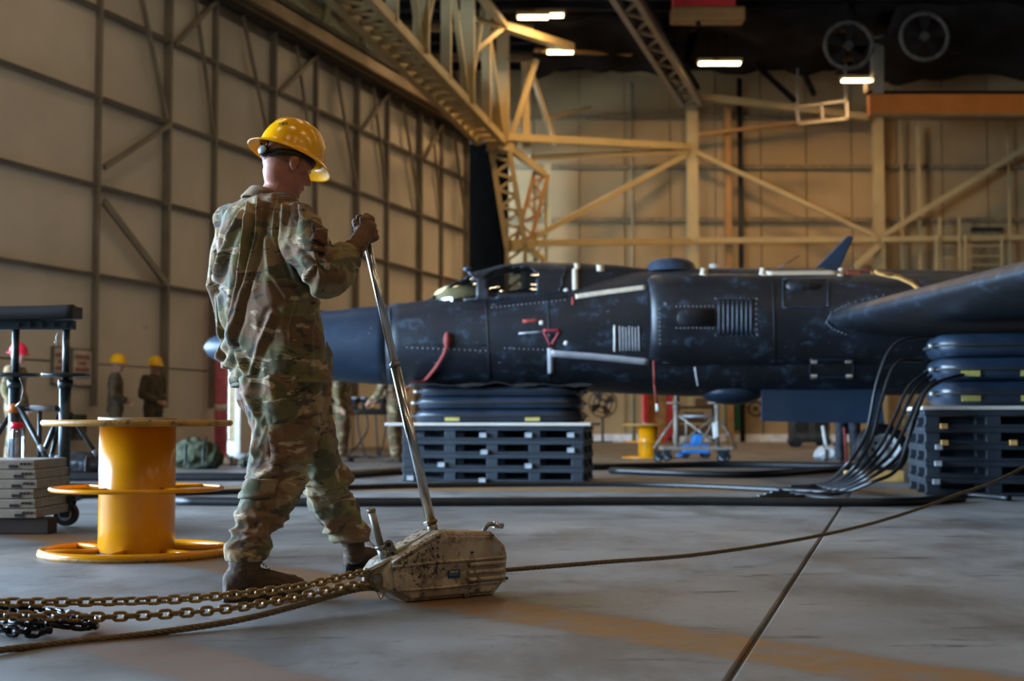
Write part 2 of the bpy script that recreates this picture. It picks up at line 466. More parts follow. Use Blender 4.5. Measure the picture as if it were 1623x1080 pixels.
# wall over the doors
m = MB(); wbox(m, TT0, T1 + 6.0, 9.4, 13.5, -2.1, -2.0)
o = m.build('wall_left_upper', 'back_panel'); tag(o, kind='structure')
for k in range(30):
    ta = TT0 + 34 + k * 1.15
    if ta > T1 + 4: break
    m = MB(); wbox(m, ta, ta + 1.10, 9.5, 11.4, -2.0, -1.96); m.build('panel', 'back_panel', o)
for k in range(12):
    ta = T0 - 2 + k * 2.3
    m = MB(); wbox(m, ta, ta + .14, 9.42, 12.0, -1.95, -1.75); m.beam(wl(ta + .1, 9.5, -1.0), wl(ta + 2.2, 11.6, -1.8), .09, .09); m.beam(wl(ta, 9.42, -.2), wl(ta + .1, 11.2, -1.8), .10, .10)
    m.build('stud', 'truss_paint', o)
for z in (10.1, 11.4):
    m = MB(); wbox(m, TT0 + 34, T1 + 4, z, z + .12, -1.75, -1.6); m.build('girt', 'door_steel', o)
# black sheet standing in for the shade of the opening beyond the last leaf
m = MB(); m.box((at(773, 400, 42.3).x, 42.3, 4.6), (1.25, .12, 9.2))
tag(m.build('pocket_shade_sheet', 'pocket_shade'), kind='structure')

# back wall
bw = MB().box((8, BACK_Y + .25, 6.5), (34, .2, 13)).build('wall_back', 'back_seam'); tag(bw, kind='structure')
zs = [0.0, 1.75, 3.55, 5.35, 7.05, 8.75, 10.35, 12.2]
xs = [-2.2 + 1.45 * k for k in range(16)]
for i in range(len(xs) - 1):
    for j in range(len(zs) - 1):
        MB().box(((xs[i]+xs[i+1])/2, BACK_Y + .11, (zs[j]+zs[j+1])/2), (1.45 - .035, .10, zs[j+1]-zs[j]-.05)).build('panel', 'back_panel', bw)
for z in zs[2:-1]:
    MB().box((9, BACK_Y - .03, z), (23, .16, .14)).build('girt', 'back_seam', bw)
m = MB().box((9, BACK_Y - .06, .12), (24, .22, .24)); tag(m.build('baseboard_back', 'white_paint'), kind='structure')
# other walls, roof
tag(MB().box((27, 16, 6.5), (.3, 66, 13)).build('wall_right', 'shade_wall'), kind='structure')
tag(MB().box((4, -15, 6.5), (50, .3, 13)).build('wall_rear', 'shade_wall'), kind='structure')
CZ = 11.9
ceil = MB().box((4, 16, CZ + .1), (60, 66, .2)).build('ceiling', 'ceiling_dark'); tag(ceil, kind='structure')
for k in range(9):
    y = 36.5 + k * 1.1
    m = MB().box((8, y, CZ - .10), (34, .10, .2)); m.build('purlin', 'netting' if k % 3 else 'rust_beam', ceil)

# columns of the back wall
def column(px, y0, wd, mat, label):
    p = at(px, 420, BACK_Y - .6)
    top = at(px, y0, BACK_Y - .6).z
    r = thing('wall_column', (p.x, p.y, 0), label, 'column')
    for s in (-1, 1): MB().box((p.x, p.y + s * wd * .45, top / 2), (wd, .05, top)).build('flange', mat, r)
    MB().box((p.x, p.y, top / 2), (.05, wd * .85, top)).build('web', mat, r)
    MB().box((p.x, p.y, .015), (wd * 1.5, wd * 1.5, .03)).build('base_plate', 'door_steel', r)
    return r
column(1098, 168, .34, 'truss_paint', 'wide cream steel column where the sloping roof girder lands')
column(1155, 160, .20, 'rust_beam', 'slim ochre steel column just right of the wide cream column')
column(1394, 160, .30, 'truss_paint', 'cream steel column under the left end of the orange crane beam')
column(1458, 200, .10, 'truss_paint', 'thin cream standpipe column right of the crane beam column')
column(868, 260, .22, 'truss_paint', 'cream steel column beside the lattice tower at the corner')
def brace(name, a, b, wd, mat, label, cat, round_=False):
    pa, pb = at(*a), at(*b)
    if name == 'conduit_pipe': pb = V(pa.x, pa.y, .01)
    m = MB().cyl(pa, pb, wd / 2, n=10) if round_ else MB().beam(pa, pb, wd, wd * .8)
    return tag(m.build(name, mat, org=None if name == 'conduit_pipe' else (pa + pb) / 2), label, cat)
brace('wall_girder', (800, 218, 40.3), (1092, 233, 44.1), .26, 'truss_paint', 'upper horizontal cream girder between lattice tower and wide column', 'girder')
brace('wall_girder', (838, 250, 41.5), (1090, 240, 44.1), .18, 'truss_paint', 'lower thinner cream girder just under the upper girder', 'girder')
brace('wall_girder', (826, 386, 41.0), (1092, 383, 44.1), .22, 'truss_paint', 'long cream horizontal girder low above the cockpit', 'girder')
brace('wall_girder', (1104, 382, 44.1), (1390, 380, 44.2), .22, 'truss_paint', 'cream horizontal girder low between the two main columns', 'girder')
brace('wall_girder', (1400, 380, 44.1), (1680, 376, 44.2), .20, 'truss_paint', 'cream horizontal girder low at the right behind the ladder', 'girder')
brace('diagonal_brace', (828, 386, 41.0), (1086, 246, 44.1), .18, 'truss_paint', 'long cream diagonal brace rising to the wide column', 'brace')
brace('diagonal_brace', (1106, 243, 44.1), (1386, 374, 44.2), .16, 'truss_paint', 'long cream diagonal brace falling right from the wide column', 'brace')
brace('diagonal_brace', (1402, 372, 44.1), (1660, 212, 44.2), .20, 'truss_paint', 'long cream diagonal brace rising right under the crane beam', 'brace')
brace('diagonal_brace', (1355, 424, 44.1), (1392, 390, 44.1), .22, 'truss_paint', 'short thick cream knee brace behind the blade antenna', 'brace')
brace('wall_girder', (1104, 152, 43.6), (1376, 186, 44.0), .24, 'truss_paint', 'brightly lit sloping cream girder left of the crane beam', 'girder')
brace('wall_girder', (1106, 214, 44.2), (1392, 178, 44.0), .13, 'rust_beam', 'thin ochre girder climbing right to the crane beam', 'girder')
brace('conduit_pipe', (1002, 130, 44.7), (1002, 420, 44.7), .10, 'back_seam', 'dark vertical conduit on the back wall left of the wide column', 'pipe', True)
brace('conduit_pipe', (1172, 125, 44.6), (1172, 420, 44.6), .16, 'plane_dark', 'black vertical conduit right of the slim ochre column', 'pipe', True)
brace('conduit_pipe', (1428, 190, 44.6), (1428, 425, 44.6), .09, 'truss_paint', 'thin pale conduit right of the crane beam column', 'pipe', True)
brace('conduit_pipe', (1597, 190, 44.6), (1597, 425, 44.6), .08, 'truss_paint', 'thin pale conduit at the far right of the back wall', 'pipe', True)

# lattice tower in the corner
tw = thing('lattice_tower', (at(820, 420, 40.5).x, 40.5, 0), 'cream lattice steel tower with splayed legs at the wall corner', 'tower')
def lattice(parent, name, a, b, gap, mat, n, up=V(0,1,0), bar=.09):
    """two rails a->b a gap apart, joined by zig-zag bars"""
    d = (b - a).normalized(); s = d.cross(up).normalized() * gap / 2
    m = MB().beam(a - s, b - s, bar, bar * 1.3, up); m.beam(a + s, b + s, bar, bar * 1.3, up)
    o = m.build(name, mat, parent)
    for k in range(n):
        p = a.lerp(b, k / n); q = a.lerp(b, (k + 1) / n); e = 1 if k % 2 else -1
        MB().beam(p - s * e, q + s * e, bar * .6, bar * .4, up).build('lacing_bar', mat, o)
    return o
lattice(tw, 'leg', at(792, 232, 40.4), at(818, 392, 40.4), .52, 'truss_paint', 12, bar=.15)
lattice(tw, 'leg', at(858, 276, 41.3), at(828, 388, 40.8), .40, 'rust_beam', 7, bar=.12)
lattice(tw, 'leg', at(818, 392, 40.4), V(at(818, 392, 40.4).x, 40.4, .02), .52, 'truss_paint', 14, bar=.12)
lattice(tw, 'leg', at(856, 276, 41.4), V(at(856, 276, 41.4).x, 41.4, .02), .34, 'truss_paint', 16, bar=.08)
MB().beam(at(806, 390, 40.4), at(842, 388, 40.7), .5, .3).build('gusset_plate', 'truss_paint', tw)
MB().beam(at(780, 228, 40.2), at(806, 234, 40.6), .5, .35).build('gusset_plate', 'truss_paint', tw)
MB().beam(at(829, 390, 40.9), at(862, 412, 41.4), .14, .14).build('strut', 'truss_paint', tw)
MB().beam(at(800, 228, 40.4), at(862, 276, 41.4), .16, .2).build('strut', 'truss_paint', tw)

# roof truss along the doors
A = at(580, -10, 26.2); B = at(797, 224, 40.2)
tr = thing('roof_truss', (A + B) / 2, 'long cream roof truss with laced bottom chord running over the hangar doors', 'truss')
d = (B - A).normalized(); side = d.cross(V(0,0,1)).normalized()
A2 = A - d * 3
lattice(tr, 'bottom_chord', A2 - side * .35, B - side * .35, .72, 'truss_paint', 46, V(0,0,1), .17)
H = V(0, 0, 4.6)
m = MB().beam(A2 + H, B + H * .75, .2, .24); m.build('top_chord', 'truss_paint', tr)
n_ = 7
for k in range(n_ + 1):
    p = A2.lerp(B, k / n_); q = p + H * (1 - .25 * k / n_)
    m = MB().beam(p, q, .36 if k % 2 else .24, .14, d); m.build('post', 'truss_paint', tr)
    if k < n_:
        r2 = A2.lerp(B, (k + 1) / n_)
        m = MB().beam(p + V(0,0,.05), r2 + H * .8, .12, .12) if k % 2 else MB().beam(q - V(0,0,.6), r2, .13, .12); m.build('diagonal', 'truss_paint', tr)
# second truss seen through the first, and the lit knee braces by the lamps
A3 = at(870, 240, 42.2); B3 = at(760, -40, 33)
tr2 = thing('roof_truss', (A3 + B3) / 2, 'shorter ochre-lit truss frame with leaning posts above the lattice tower', 'truss')
for (a, b, wd, mt, nm) in [((812, 215, 40.5), (850, 95, 40.5), .24, 'truss_paint', 'post'), ((835, 235, 41), (832, 100, 41), .30, 'truss_paint', 'post'),
        ((790, 205, 40), (765, 60, 39), .26, 'truss_paint', 'post'), ((880, 230, 42), (836, 95, 41), .14, 'truss_paint', 'diagonal'),
        ((735, 95, 37), (800, 40, 38), .18, 'truss_paint', 'strut'), ((722, 20, 36), (800, 45, 38), .16, 'truss_paint', 'strut'),
        ((800, 42, 38), (905, 76, 39.5), .30, 'truss_paint', 'strut'), ((800, 42, 38), (760, -10, 35), .22, 'truss_paint', 'strut'),
        ((848, 80, 39.5), (1000, 86, 41), .14, 'rust_beam', 'strut'), ((862, 190, 43), (935, 170, 44), .16, 'truss_paint', 'strut')]:
    MB().beam(at(*a), at(*b), wd, wd * .7).build(nm, mt, tr2)

# sloping girder landing on the wide column
g0 = at(1096, 165, 43.9); g1 = at(985, -12, 34.5)
gr = thing('roof_girder', (g0 + g1) / 2, 'sloping double-rail roof girder landing on the wide cream column', 'girder')
lattice(gr, 'rail_pair', g0, g1, .55, 'pipe_steel', 14, V(0,0,1), .16)
MB().beam(g0 + V(0,0,.5), g1 + V(0,0,.5), .5, .1).build('upper_plate', 'netting', gr)

# travelling crane
c0 = at(1376, 166, 40.0); c1 = V(24.0, 40.0, c0.z)
cr = thing('overhead_crane', (c0 + c1) / 2, 'orange overhead crane beam across the upper right of the hangar', 'crane')
MB().box((c0 + c1) / 2, (c1.x - c0.x, .30, .56)).build('box_girder', 'crane_orange', cr, .02)
MB().box((c0 + c1) / 2 + V(0, 0, .33), (c1.x - c0.x, .42, .05)).build('top_flange', 'netting', cr)
MB().box(c0 + V(.25, .05, .48), (.6, .5, .25)).build('end_truck', 'rust_beam', cr, .02)
MB().box((c0 + c1) / 2 + V(0, 0, -.31), (c1.x - c0.x, .40, .05)).build('bottom_flange', 'rust_beam', cr)
p = at(1390, -10, 39.9); q = at(1390, 150, 39.9)
m = MB().beam(p, q, .36, .3); m.build('hanger_post', 'pipe_steel', cr)
# raised work frame left of the crane
fr = thing('catwalk_frame', at(1300, 190, 42.5), 'small dark railed catwalk frame hung left of the crane beam', 'catwalk')
for a, b in (((1262, 170), (1342, 160)), ((1266, 197), (1342, 188)), ((1262, 170), (1266, 197)), ((1342, 160), (1342, 190)), ((1302, 165), (1304, 192))):
    MB().beam(at(*a, 42.5), at(*b, 42.5), .10, .08).build('rail', 'door_steel', fr)
m = MB()
for s in (1264, 1340): m.beam(at(s, 170, 42.5), at(s, 100, 42.5), .05, .05)
m.build('hanger_rods', 'door_steel', fr)

# black insulation sagging from the roof
def drape(x0, x1, ya, yb, ztop, sag, label, seed, mat='netting'):
    m = MB(); nx, ny = 28, 12; vs = []; fs = []
    for i in range(nx + 1):
        for j in range(ny + 1):
            u, v = i / nx, j / ny
            x = lerp(x0, x1, u); y = lerp(ya, yb, v)
            z = ztop - sag * (.45 + .35 * sin(u * 2.3 * pi + seed) ** 2) * sin(pi * v) ** .6 * (.7 + .9 * noise.noise(V(u * 4, v * 3, seed))) - .25 * noise.noise(V(x * .9, y * .9, seed + 3))
            vs.append(V(x, y, min(z, CZ - .05)))
    for i in range(nx):
        for j in range(ny): a = i*(ny+1)+j; fs.append((a, a+ny+1, a+ny+2, a+1))
    m.add(vs, fs, True); o = m.build('roof_insulation', mat)
    s = o.modifiers.new('s', 'SOLIDIFY'); s.thickness = .04
    return tag(o, label, 'insulation')
drape(.6, 5.0, 38.5, 44.3, 11.7, .9, 'black sagging roof insulation left of the sloping girder', 1.0)
drape(5.2, 10.0, 37.5, 44.2, 11.75, .7, 'black sagging roof insulation between sloping girder and crane beam', 2.2)
drape(10.2, 19.0, 37.0, 44.4, 11.6, 1.0, 'black sagging roof insulation above the orange crane beam', 3.1)
for (a, b, lab) in (((1180, 60, 41), (1270, 72, 41), 'short grey duct rail under the roof near the red hoist'), ((1400, 105, 42), (1530, 62, 42), 'grey slanted roof strut above the orange crane beam'), ((1240, 42, 41.5), (1290, 150, 43.5), 'dark roof strut left of the crane post'), ((1130, 40, 41), (1260, 160, 43), 'dark slanting strut near the catwalk frame'), ((1400, 2, 39), (1640, 2, 39), 'bright lit rail at the top right under the roof')):
    tag(MB().beam(at(*a), at(*b), .14, .12).build('roof_strut', 'netting' if lab.startswith('dark') else 'truss_paint', org=(at(*a) + at(*b)) / 2), lab, 'strut')
# exhaust fans in the roof gloom
def roof_fan(px, py, y, label):
    c = at(px, py, y); r = thing('exhaust_fan', c, label, 'fan')
    ax = (V(1,0,0), V(0,0,1), V(0,-1,0))
    m = MB(); n = 28
    m.tube([c + V(cos(2*pi*k/n)*.62, 0, sin(2*pi*k/n)*.62) for k in range(n)], .06, 8, closed=True); m.build('ring', 'machinery', r)
    MB().cyl(c + V(0, .1, .6), V(c.x, c.y + .1, CZ), .05, n=8).build('hanger', 'netting', r)
    for k in range(5):
        a = 2*pi*k/5 + .3; d = V(cos(a), 0, sin(a)); e = V(-sin(a), .3, cos(a))
        MB().prism([c + d*.1 - e*.05, c + d*.56 - e*.17, c + d*.58 + e*.12, c + d*.1 + e*.05], V(0, .02, 0)).build('blade', 'netting', r)
    MB().cyl(c + V(0,-.06,0), c + V(0,.08,0), .12).build('hub', 'dark_steel', r)
roof_fan(1345, 72, 37.2, 'round exhaust fan in the dark roof left of the crane post')
roof_fan(1465, 58, 37.2, 'round exhaust fan in the dark roof above the crane beam')
# red hoist block at the top
p = at(1115, 12, 36.5); r = thing('ceiling_hoist', p, 'red and grey hoist block hung from roof at top edge', 'hoist')
MB().box(p + V(0, 0, .14), (1.62, .5, .34)).build('housing', 'red_paint', r, .03)
MB().box(p + V(.1, 0, -.22), (1.9, .6, .36)).build('cover', 'rust_beam', r, .05)
MB().beam(p + V(-.25, -.1, .3), p + V(-.15, -.1, -.5), .12, .1).build('strap', 'netting', r)
MB().beam(p + V(0, 0, .3), V(p.x, p.y, CZ), .12, .12).build('hanger', 'netting', r)

# ceiling fixtures
def lamp(x, y, z, label, group, L=1.2, light=True, k=1.0, colr=None):
    r = thing('ceiling_lamp', (x, y, z), label, 'lamp', group)
    MB().box((x, y, z + .12), (L + .1, .32, .10)).build('housing', 'truss_paint', r, .01)
    for s in (-1, 1): MB().cyl(V(x - L/2, y + s*.08, z + .04), V(x + L/2, y + s*.08, z + .04), .035, n=8).build('tube', 'lamp_tube', r)
    MB().cyl(V(x, y, z + .16), V(x, y, max(z + .3, CZ)), .02, n=6).build('stem', 'netting', r)
    if light:
        l = bpy.data.lights.new('lamp_light', 'AREA'); l.shape = 'RECTANGLE'; l.size = L; l.size_y = .3; l.energy = LAMP_W * k; l.color = colr or LAMP_C
        o = bpy.data.objects.new('lamp_light', l); COL.objects.link(o); o.parent = r; o.location = (0, 0, -.03)
for px, py, y, L, lab in ((845, 30, 37.6, .8, 'glowing lamp nearest the top edge over the truss'), (872, 27, 37.9, .7, 'glowing lamp touching the topmost lamp on its right'), (888, 85, 39.6, .72, 'single glowing lamp below the topmost pair'),
        (1122, 103, 40.0, .5, 'short glowing lamp left in the pair by the sloping girder'), (1152, 103, 40.0, .75, 'longer glowing lamp right in the pair by the sloping girder'), (1362, 130, 41.2, 1.0, 'slim glowing lamp above the end of the crane beam')):
    p = at(px, py, y); lamp(p.x, p.y, p.z, lab, None, L, True, .6 if px < 900 else 1.15)
for x in (-5, 1, 7, 13, 19):
    for y in (-5, 3, 12, 20, 28, 33):  # unseen row behind the camera added, near row strengthened, as warm fill
        if not (x == -5 and y > 20): lamp(x, y, 11.2, 'twin-tube ceiling lamp in the unseen rows above the hangar floor', 'rows of ceiling lamps over the floor', 1.4, True, 0.66 if y < 5 else (.45 if x < 0 else .22) if y < 25 else .28, ROW_C)
TO = -23.4                                   # unseen wall shuts the opening nearer than this, to narrow the daylight
m = MB(); wbox(m, TT0, TO, 0, 9.1, -.2, -.05); tag(m.build('wall_left_unseen', 'shade_wall'), kind='structure')
# daylight comes in through the open stretch of the door wall
pa = wl(TO, 4.55, -.1); pb = wl(T0, 4.55, -.1); pc = (pa + pb) / 2
l = bpy.data.lights.new('door_portal', 'AREA'); l.shape = 'RECTANGLE'; l.size = (pb - pa).length; l.size_y = 9.0; l.cycles.is_portal = True
o = bpy.data.objects.new('door_portal', l); COL.objects.link(o); o.location = pc
o.matrix_world = Matrix.Translation(pc) @ Matrix((-WD, V(0,0,1), -WN)).transposed().to_4x4()
# ------------------------------------------------------------------ aircraft
PY = 16.3
ap = thing('aircraft', (at(900, 620, PY).x, PY, 0), 'black long-nosed jet aircraft lying on air bags, wing toward the right', 'aircraft')
ST = [(323, 551, 551.5, .005), (325, 546, 556, .05), (332, 538, 565, .11), (345, 531, 573, .17), (375, 522, 582, .25), (430, 508, 592, .36), (512, 494, 603, .46), (610, 485, 610, .53),
      (700, 474, 613, .60), (800, 462, 616, .66), (900, 448, 620, .70), (1000, 432, 625, .72), (1100, 426, 629, .74), (1300, 426, 629, .76), (1623, 432, 622, .74), (2000, 442, 612, .68), (2500, 470, 590, .5)]
def fus(px):
    top, bot, hw = interp(ST, px)
    a = at(px, top, PY); b = at(px, bot, PY)
    return a.x, (a.z + b.z) / 2, (a.z - b.z) / 2, hw
def ring(x, yc, zc, hw, hh, n=48, e=.92):
    f = lambda c: math.copysign(abs(c) ** e, c)
    return [V(x, yc + hw * f(cos(2*pi*k/n)), zc + hh * f(sin(2*pi*k/n))) for k in range(n)]
def span(a, b, step):
    n = max(2, int((b - a) / step)); return [a + (b - a) * k / n for k in range(n + 1)]
def fus_part(a, b, name, mat, step=14):
    rs = []
    for px in span(a, b, step) if a > 330 else [323, 324, 326, 329, 333, 338, 345] + span(356, b, step):
        x, zc, hh, hw = fus(px); rs.append(ring(x, PY, zc, hw, hh))
    return MB().loft(rs).build(name, mat, ap)
fus_part(323, 618, 'nose_cone', 'nose_paint'); body = fus_part(618, 2500, 'fuselage', 'plane_paint', 20)
NAC = [(1026, .86), (1029, .92), (1036, .97), (1060, 1.0), (1500, 1.0), (1900, .9), (2300, .55)]
def nac(px):
    s = interp(NAC, px)[0]
    a = at(px, 434, PY - .5).z; b = at(px, 584, PY - .5).z
    return PY - .42, (a + b) / 2, .56 * s, (a - b) / 2 * s
rs = []
for px in [1026, 1028, 1031, 1036, 1045, 1060] + span(1090, 2300, 40):
    y, zc, hw, hh = nac(px); rs.append(ring(at(px, 500, PY - .5).x, y, zc, hw, hh, 48, .88))
ix = rs[0][0].x
rs = [[V(ix + .35, p.y * .9 + (PY - .42) * .1, p.z * .9 + nac(1026)[1] * .1) for p in rs[0]], [V(ix + .02, p.y * .95 + (PY - .42) * .05, p.z * .95 + nac(1026)[1] * .05) for p in rs[0]]] + rs
intake = MB().loft(rs).build('engine_intake', 'plane_paint', ap)
# canopy
CN = [(676, 476, .05), (690, 468, .20), (720, 449, .34), (755, 431, .42), (800, 420, .46), (840, 416, .47), (900, 417, .46), (960, 420, .40), (1030, 427, .30), (1110, 436, .12)]
W1 = [(679, 475), (700, 461), (722, 448), (752, 434), (757, 470), (729, 477)]
W2 = [(768, 437), (780, 429), (802, 422), (842, 424), (852, 435), (851, 461), (776, 469)]
def inside(p, poly):
    c = False
    for (x1, y1), (x2, y2) in zip(poly, poly[1:] + poly[:1]):
        if (y1 > p[1]) != (y2 > p[1]) and p[0] < (x2 - x1) * (p[1] - y1) / (y2 - y1) + x1: c = not c
    return c
frame, p1, p2 = MB(), MB(), MB()
pxs = span(676, 1110, 4); nt = 44; grid = []
for px in pxs:
    top, hw = interp(CN, px); zt = at(px, top, PY).z; zb = at(px, 482, PY).z
    x = at(px, 470, PY).x
    grid.append([V(x, PY - hw * abs(cos(pi*k/nt)) ** .8 * math.copysign(1, cos(pi*k/nt)), zb + (zt - zb) * sin(pi*k/nt) ** .85) for k in range(nt + 1)])
def topix(p):
    u = p.x; dz = p.z - CAM_H
    yc = p.y * cos(PITCH) + dz * sin(PITCH); zc = -p.y * sin(PITCH) + dz * cos(PITCH)
    return 811.5 + F * u / yc, 540 - F * zc / yc
for i in range(len(pxs) - 1):
    for k in range(nt):
        q = [grid[i][k], grid[i+1][k], grid[i+1][k+1], grid[i][k+1]]; c = sum(q, V(0,0,0)) / 4
        cm = V(c.x, PY - abs(c.y - PY), c.z); pp = topix(cm)
        (p1 if inside(pp, W1) else p2 if inside(pp, W2) else frame).add(q, [(0,1,2,3)], True)
def weld(o):
    bm = bmesh.new(); bm.from_mesh(o.data); bmesh.ops.remove_doubles(bm, verts=bm.verts, dist=.0005); bmesh.ops.recalc_face_normals(bm, faces=bm.faces); bm.to_mesh(o.data); bm.free()
cf = frame.build('canopy_frame', 'plane_paint', ap); weld(cf); s = cf.modifiers.new('s', 'SOLIDIFY'); s.thickness = .03; s.offset = -1
panes = []
for p, n in ((p1, 'windscreen_pane'), (p2, 'canopy_pane')):
    for side_ in (-1, 1):
        q_ = MB()
        for f_ in p.f:
            pts_ = [p.v[i] for i in f_]
            if (sum(k.y for k in pts_) / 4 - PY) * side_ > 0: q_.add(pts_, [(0, 1, 2, 3)], True)
        if q_.f: o = q_.build(n, 'canopy_glass', cf); weld(o); tag(o, 'clear curved glass pane'); panes.append(o)
TREE = bvh_of([body, intake, cf] + panes + [c_ for c_ in ap.children if c_.name.startswith('nose_cone')])
def skin(px, py, off=.006):
    h, n = cast(TREE, px, py, PY - .5); return h + n * off
q = at(722, 468, PY); MB().ell(q + V(.05, -.02, -.02), (.30, .22, .14)).build('instrument_cover', 'tan_seat', ap)
q = at(820, 455, PY); MB().box(q + V(.15, .05, -.05), (.22, .40, .50)).build('ejection_seat', 'machinery', ap, .04)
def strip(pts, wd, mat, name, parent=None, n=10, label=None):
    """strip lying on the skin along the pixel path"""
    m = MB(); L = []; R = []
    for (a, b) in zip(pts, pts[1:]):
        for k in range(n + (b == pts[-1])):
            t = k / n; x = lerp(a[0], b[0], t); y = lerp(a[1], b[1], t)
            dx, dy = b[0]-a[0], b[1]-a[1]; l = math.hypot(dx, dy); nx, ny = -dy/l*wd/2, dx/l*wd/2
            L.append(skin(x + nx, y + ny)); R.append(skin(x - nx, y - ny))
    N = len(L); m.add(L + R, [(k, k+1, N+k+1, N+k) for k in range(N-1)], True)
    o = m.build(name, mat, parent or body); s = o.modifiers.new('s', 'SOLIDIFY'); s.thickness = .006; s.offset = 0
    if label: o['label'] = label
    return o
def cskin(px, py):      # on the canopy hump
    best = min((p for r in grid for p in r if p.y < PY + .02), key=lambda p: (topix(p)[0]-px)**2 + (topix(p)[1]-py)**2)
    return best + V(0, -.012, .004)
def cstrip(pts, wd, mat, name):
    m = MB(); q = []
    for a, b in zip(pts, pts[1:]):
        for k in range(5): q.append(cskin(lerp(a[0], b[0], k/5), lerp(a[1], b[1], k/5)))
    q.append(cskin(*pts[-1])); dx = V(wd / F * PY / 2, 0, 0)
    N = len(q); m.add([p - dx for p in q] + [p + dx for p in q], [(k, k+1, N+k+1, N+k) for k in range(N-1)], True)
    o = m.build(name, mat, cf); s = o.modifiers.new('s', 'SOLIDIFY'); s.thickness = .008
cstrip([(915, 419), (912, 432), (910, 455), (911, 468)], 9, 'beige_tape', 'tape_strip')
cstrip([(951, 421), (950, 430)], 12, 'beige_tape', 'tape_strip')
cstrip([(900, 421), (893, 440), (888, 462)], 3, 'plane_dark', 'seam')
strip([(912, 471), (960, 464), (1024, 456)], 7, 'beige_tape', 'tape_strip')
strip([(872, 552), (873, 592)], 9, 'grey_stripe', 'tape_strip')
strip([(873, 560), (950, 566), (1028, 574)], 10, 'grey_stripe', 'painted_band')
for a in (1117, 1211): strip([(a, 424), (a - 2, 437)], 12, 'beige_tape', 'tape_strip')
strip([(1214, 434), (1330, 433)], 6, 'beige_tape', 'tape_strip'); strip([(1334, 426), (1332, 438)], 10, 'beige_tape', 'tape_strip')
strip([(1380, 427), (1392, 433), (1425, 440), (1445, 449), (1458, 460)], 7, 'light_timber', 'tape_strip')
strip([(1340, 426), (1380, 429)], 4, 'flag_red', 'tape_strip')
for pts in ([(770, 478), (776, 600)], [(645, 545), (770, 548)], [(780, 484), (900, 470)], [(618, 488), (619, 608)], [(868, 470), (872, 615)], [(790, 575), (870, 578)], [(1050, 575), (1230, 578)], [(1225, 440), (1228, 575)]):
    strip(pts, 1.6, 'plane_dark', 'panel_seam', n=14)
# louvres, scoops, hatch frames on the intake
fm = strip([(1134, 503), (1197, 503)], 58, 'plane_dark', 'vent_recess', intake, label='dark louvred vent opening')
for k in range(8):
    x = 1140 + k * 7.2
    strip([(x, 477), (x, 530)], 3.2, 'door_plate', 'vent_slat', intake, 6)
m = MB()
rr = []
for px, s in ((1068, .2), (1076, .8), (1090, 1), (1132, 1)):
    c = skin(px, 504, 0); rr.append([c + V(0, -.05 * s * max(0, cos(a)) + .03, .115 * s * sin(a)) for a in [2*pi*k/20 for k in range(20)]])
m.loft(rr).build('air_scoop', 'plane_paint', intake)
m = MB(); rr = []
for px, s in ((1246, .4), (1252, .9), (1270, 1), (1296, .8), (1302, .3)):
    c = skin(px, 456, 0); rr.append([c + V(0, -.06 * s * max(0, cos(a)) + .03, .085 * s * sin(a)) for a in [2*pi*k/20 for k in range(20)]])
m.loft(rr).build('air_scoop', 'plane_paint', intake)
for x0, x1, y0, y1 in ((1241, 1312, 443, 488), (1284, 1352, 570, 598)):
    for a, b in (((x0, y0), (x1, y0)), ((x0, y1), (x1, y1)), ((x0, y0), (x0, y1)), ((x1, y0), (x1, y1))): strip([a, b], 2, 'door_plate', 'hatch_edge', intake)
for px, py in ((1290, 574), (1345, 573), (1290, 597), (1346, 597)):
    strip([(px - 5, py), (px + 5, py)], 6, 'beige_tape', 'tape_patch', intake)
# rivets showing bright along seams
rv = MB()
def rivets(pts, n):
    for k in range(n):
        t = k / (n - 1) * (len(pts) - 1); i = min(int(t), len(pts) - 2); f = t - i
        p = skin(lerp(pts[i][0], pts[i+1][0], f), lerp(pts[i][1], pts[i+1][1], f), .004); rv.ell(p, (.0065, .005, .0065), None, 6, 4)
rivets([(1134, 474), (1200, 474)], 11); rivets([(1134, 532), (1200, 531)], 9); rivets([(1072, 486), (1130, 486)], 10); rivets([(1072, 520), (1130, 520)], 10)
rivets([(1198, 474), (1199, 530)], 8); rivets([(1310, 510), (1318, 495), (1345, 482), (1400, 468)], 16); rivets([(1310, 512), (1320, 522), (1340, 530)], 8)
rivets([(645, 551), (770, 556)], 16); rivets([(800, 552), (868, 555)], 10); rivets([(780, 488), (895, 476)], 18); rivets([(1045, 490), (1046, 545)], 9)
o = rv.build('rivets', 'grey_stripe', body); o['kind'] = 'stuff'
# markings: warning triangle, dots, stencil lines
tri = [(861, 524), (888, 524), (873, 549)]
for a, b in zip(tri, tri[1:] + tri[:1]): strip([a, b], 4.2, 'stencil_red', 'warning_triangle', n=4)
strip([(868, 532), (878, 532)], 5, 'plane_dark', 'triangle_figure', n=2)
for px, py, r in ((858, 512, 4), (897, 461, 4.5), (897, 544, 4)): MB().ell(skin(px, py, .0), (r * .0065, .012, r * .0065), None, 12, 6).build('white_dot', 'white_paint', body)
strip([(828, 510), (856, 508)], 5, 'flag_red', 'stencil', n=3); strip([(822, 529), (862, 526)], 3, 'grey_stripe', 'stencil', n=3)
strip([(974, 516), (974, 557)], 3.5, 'white_paint', 'stencil', n=4)
for k in range(7): strip([(982 + k * 5, 517 + (k % 3)), (983 + k * 5, 556)], 2.2, 'grey_stripe', 'stencil', n=3)
strip([(908, 472), (908, 484)], 4, 'flag_red', 'stencil', n=2)
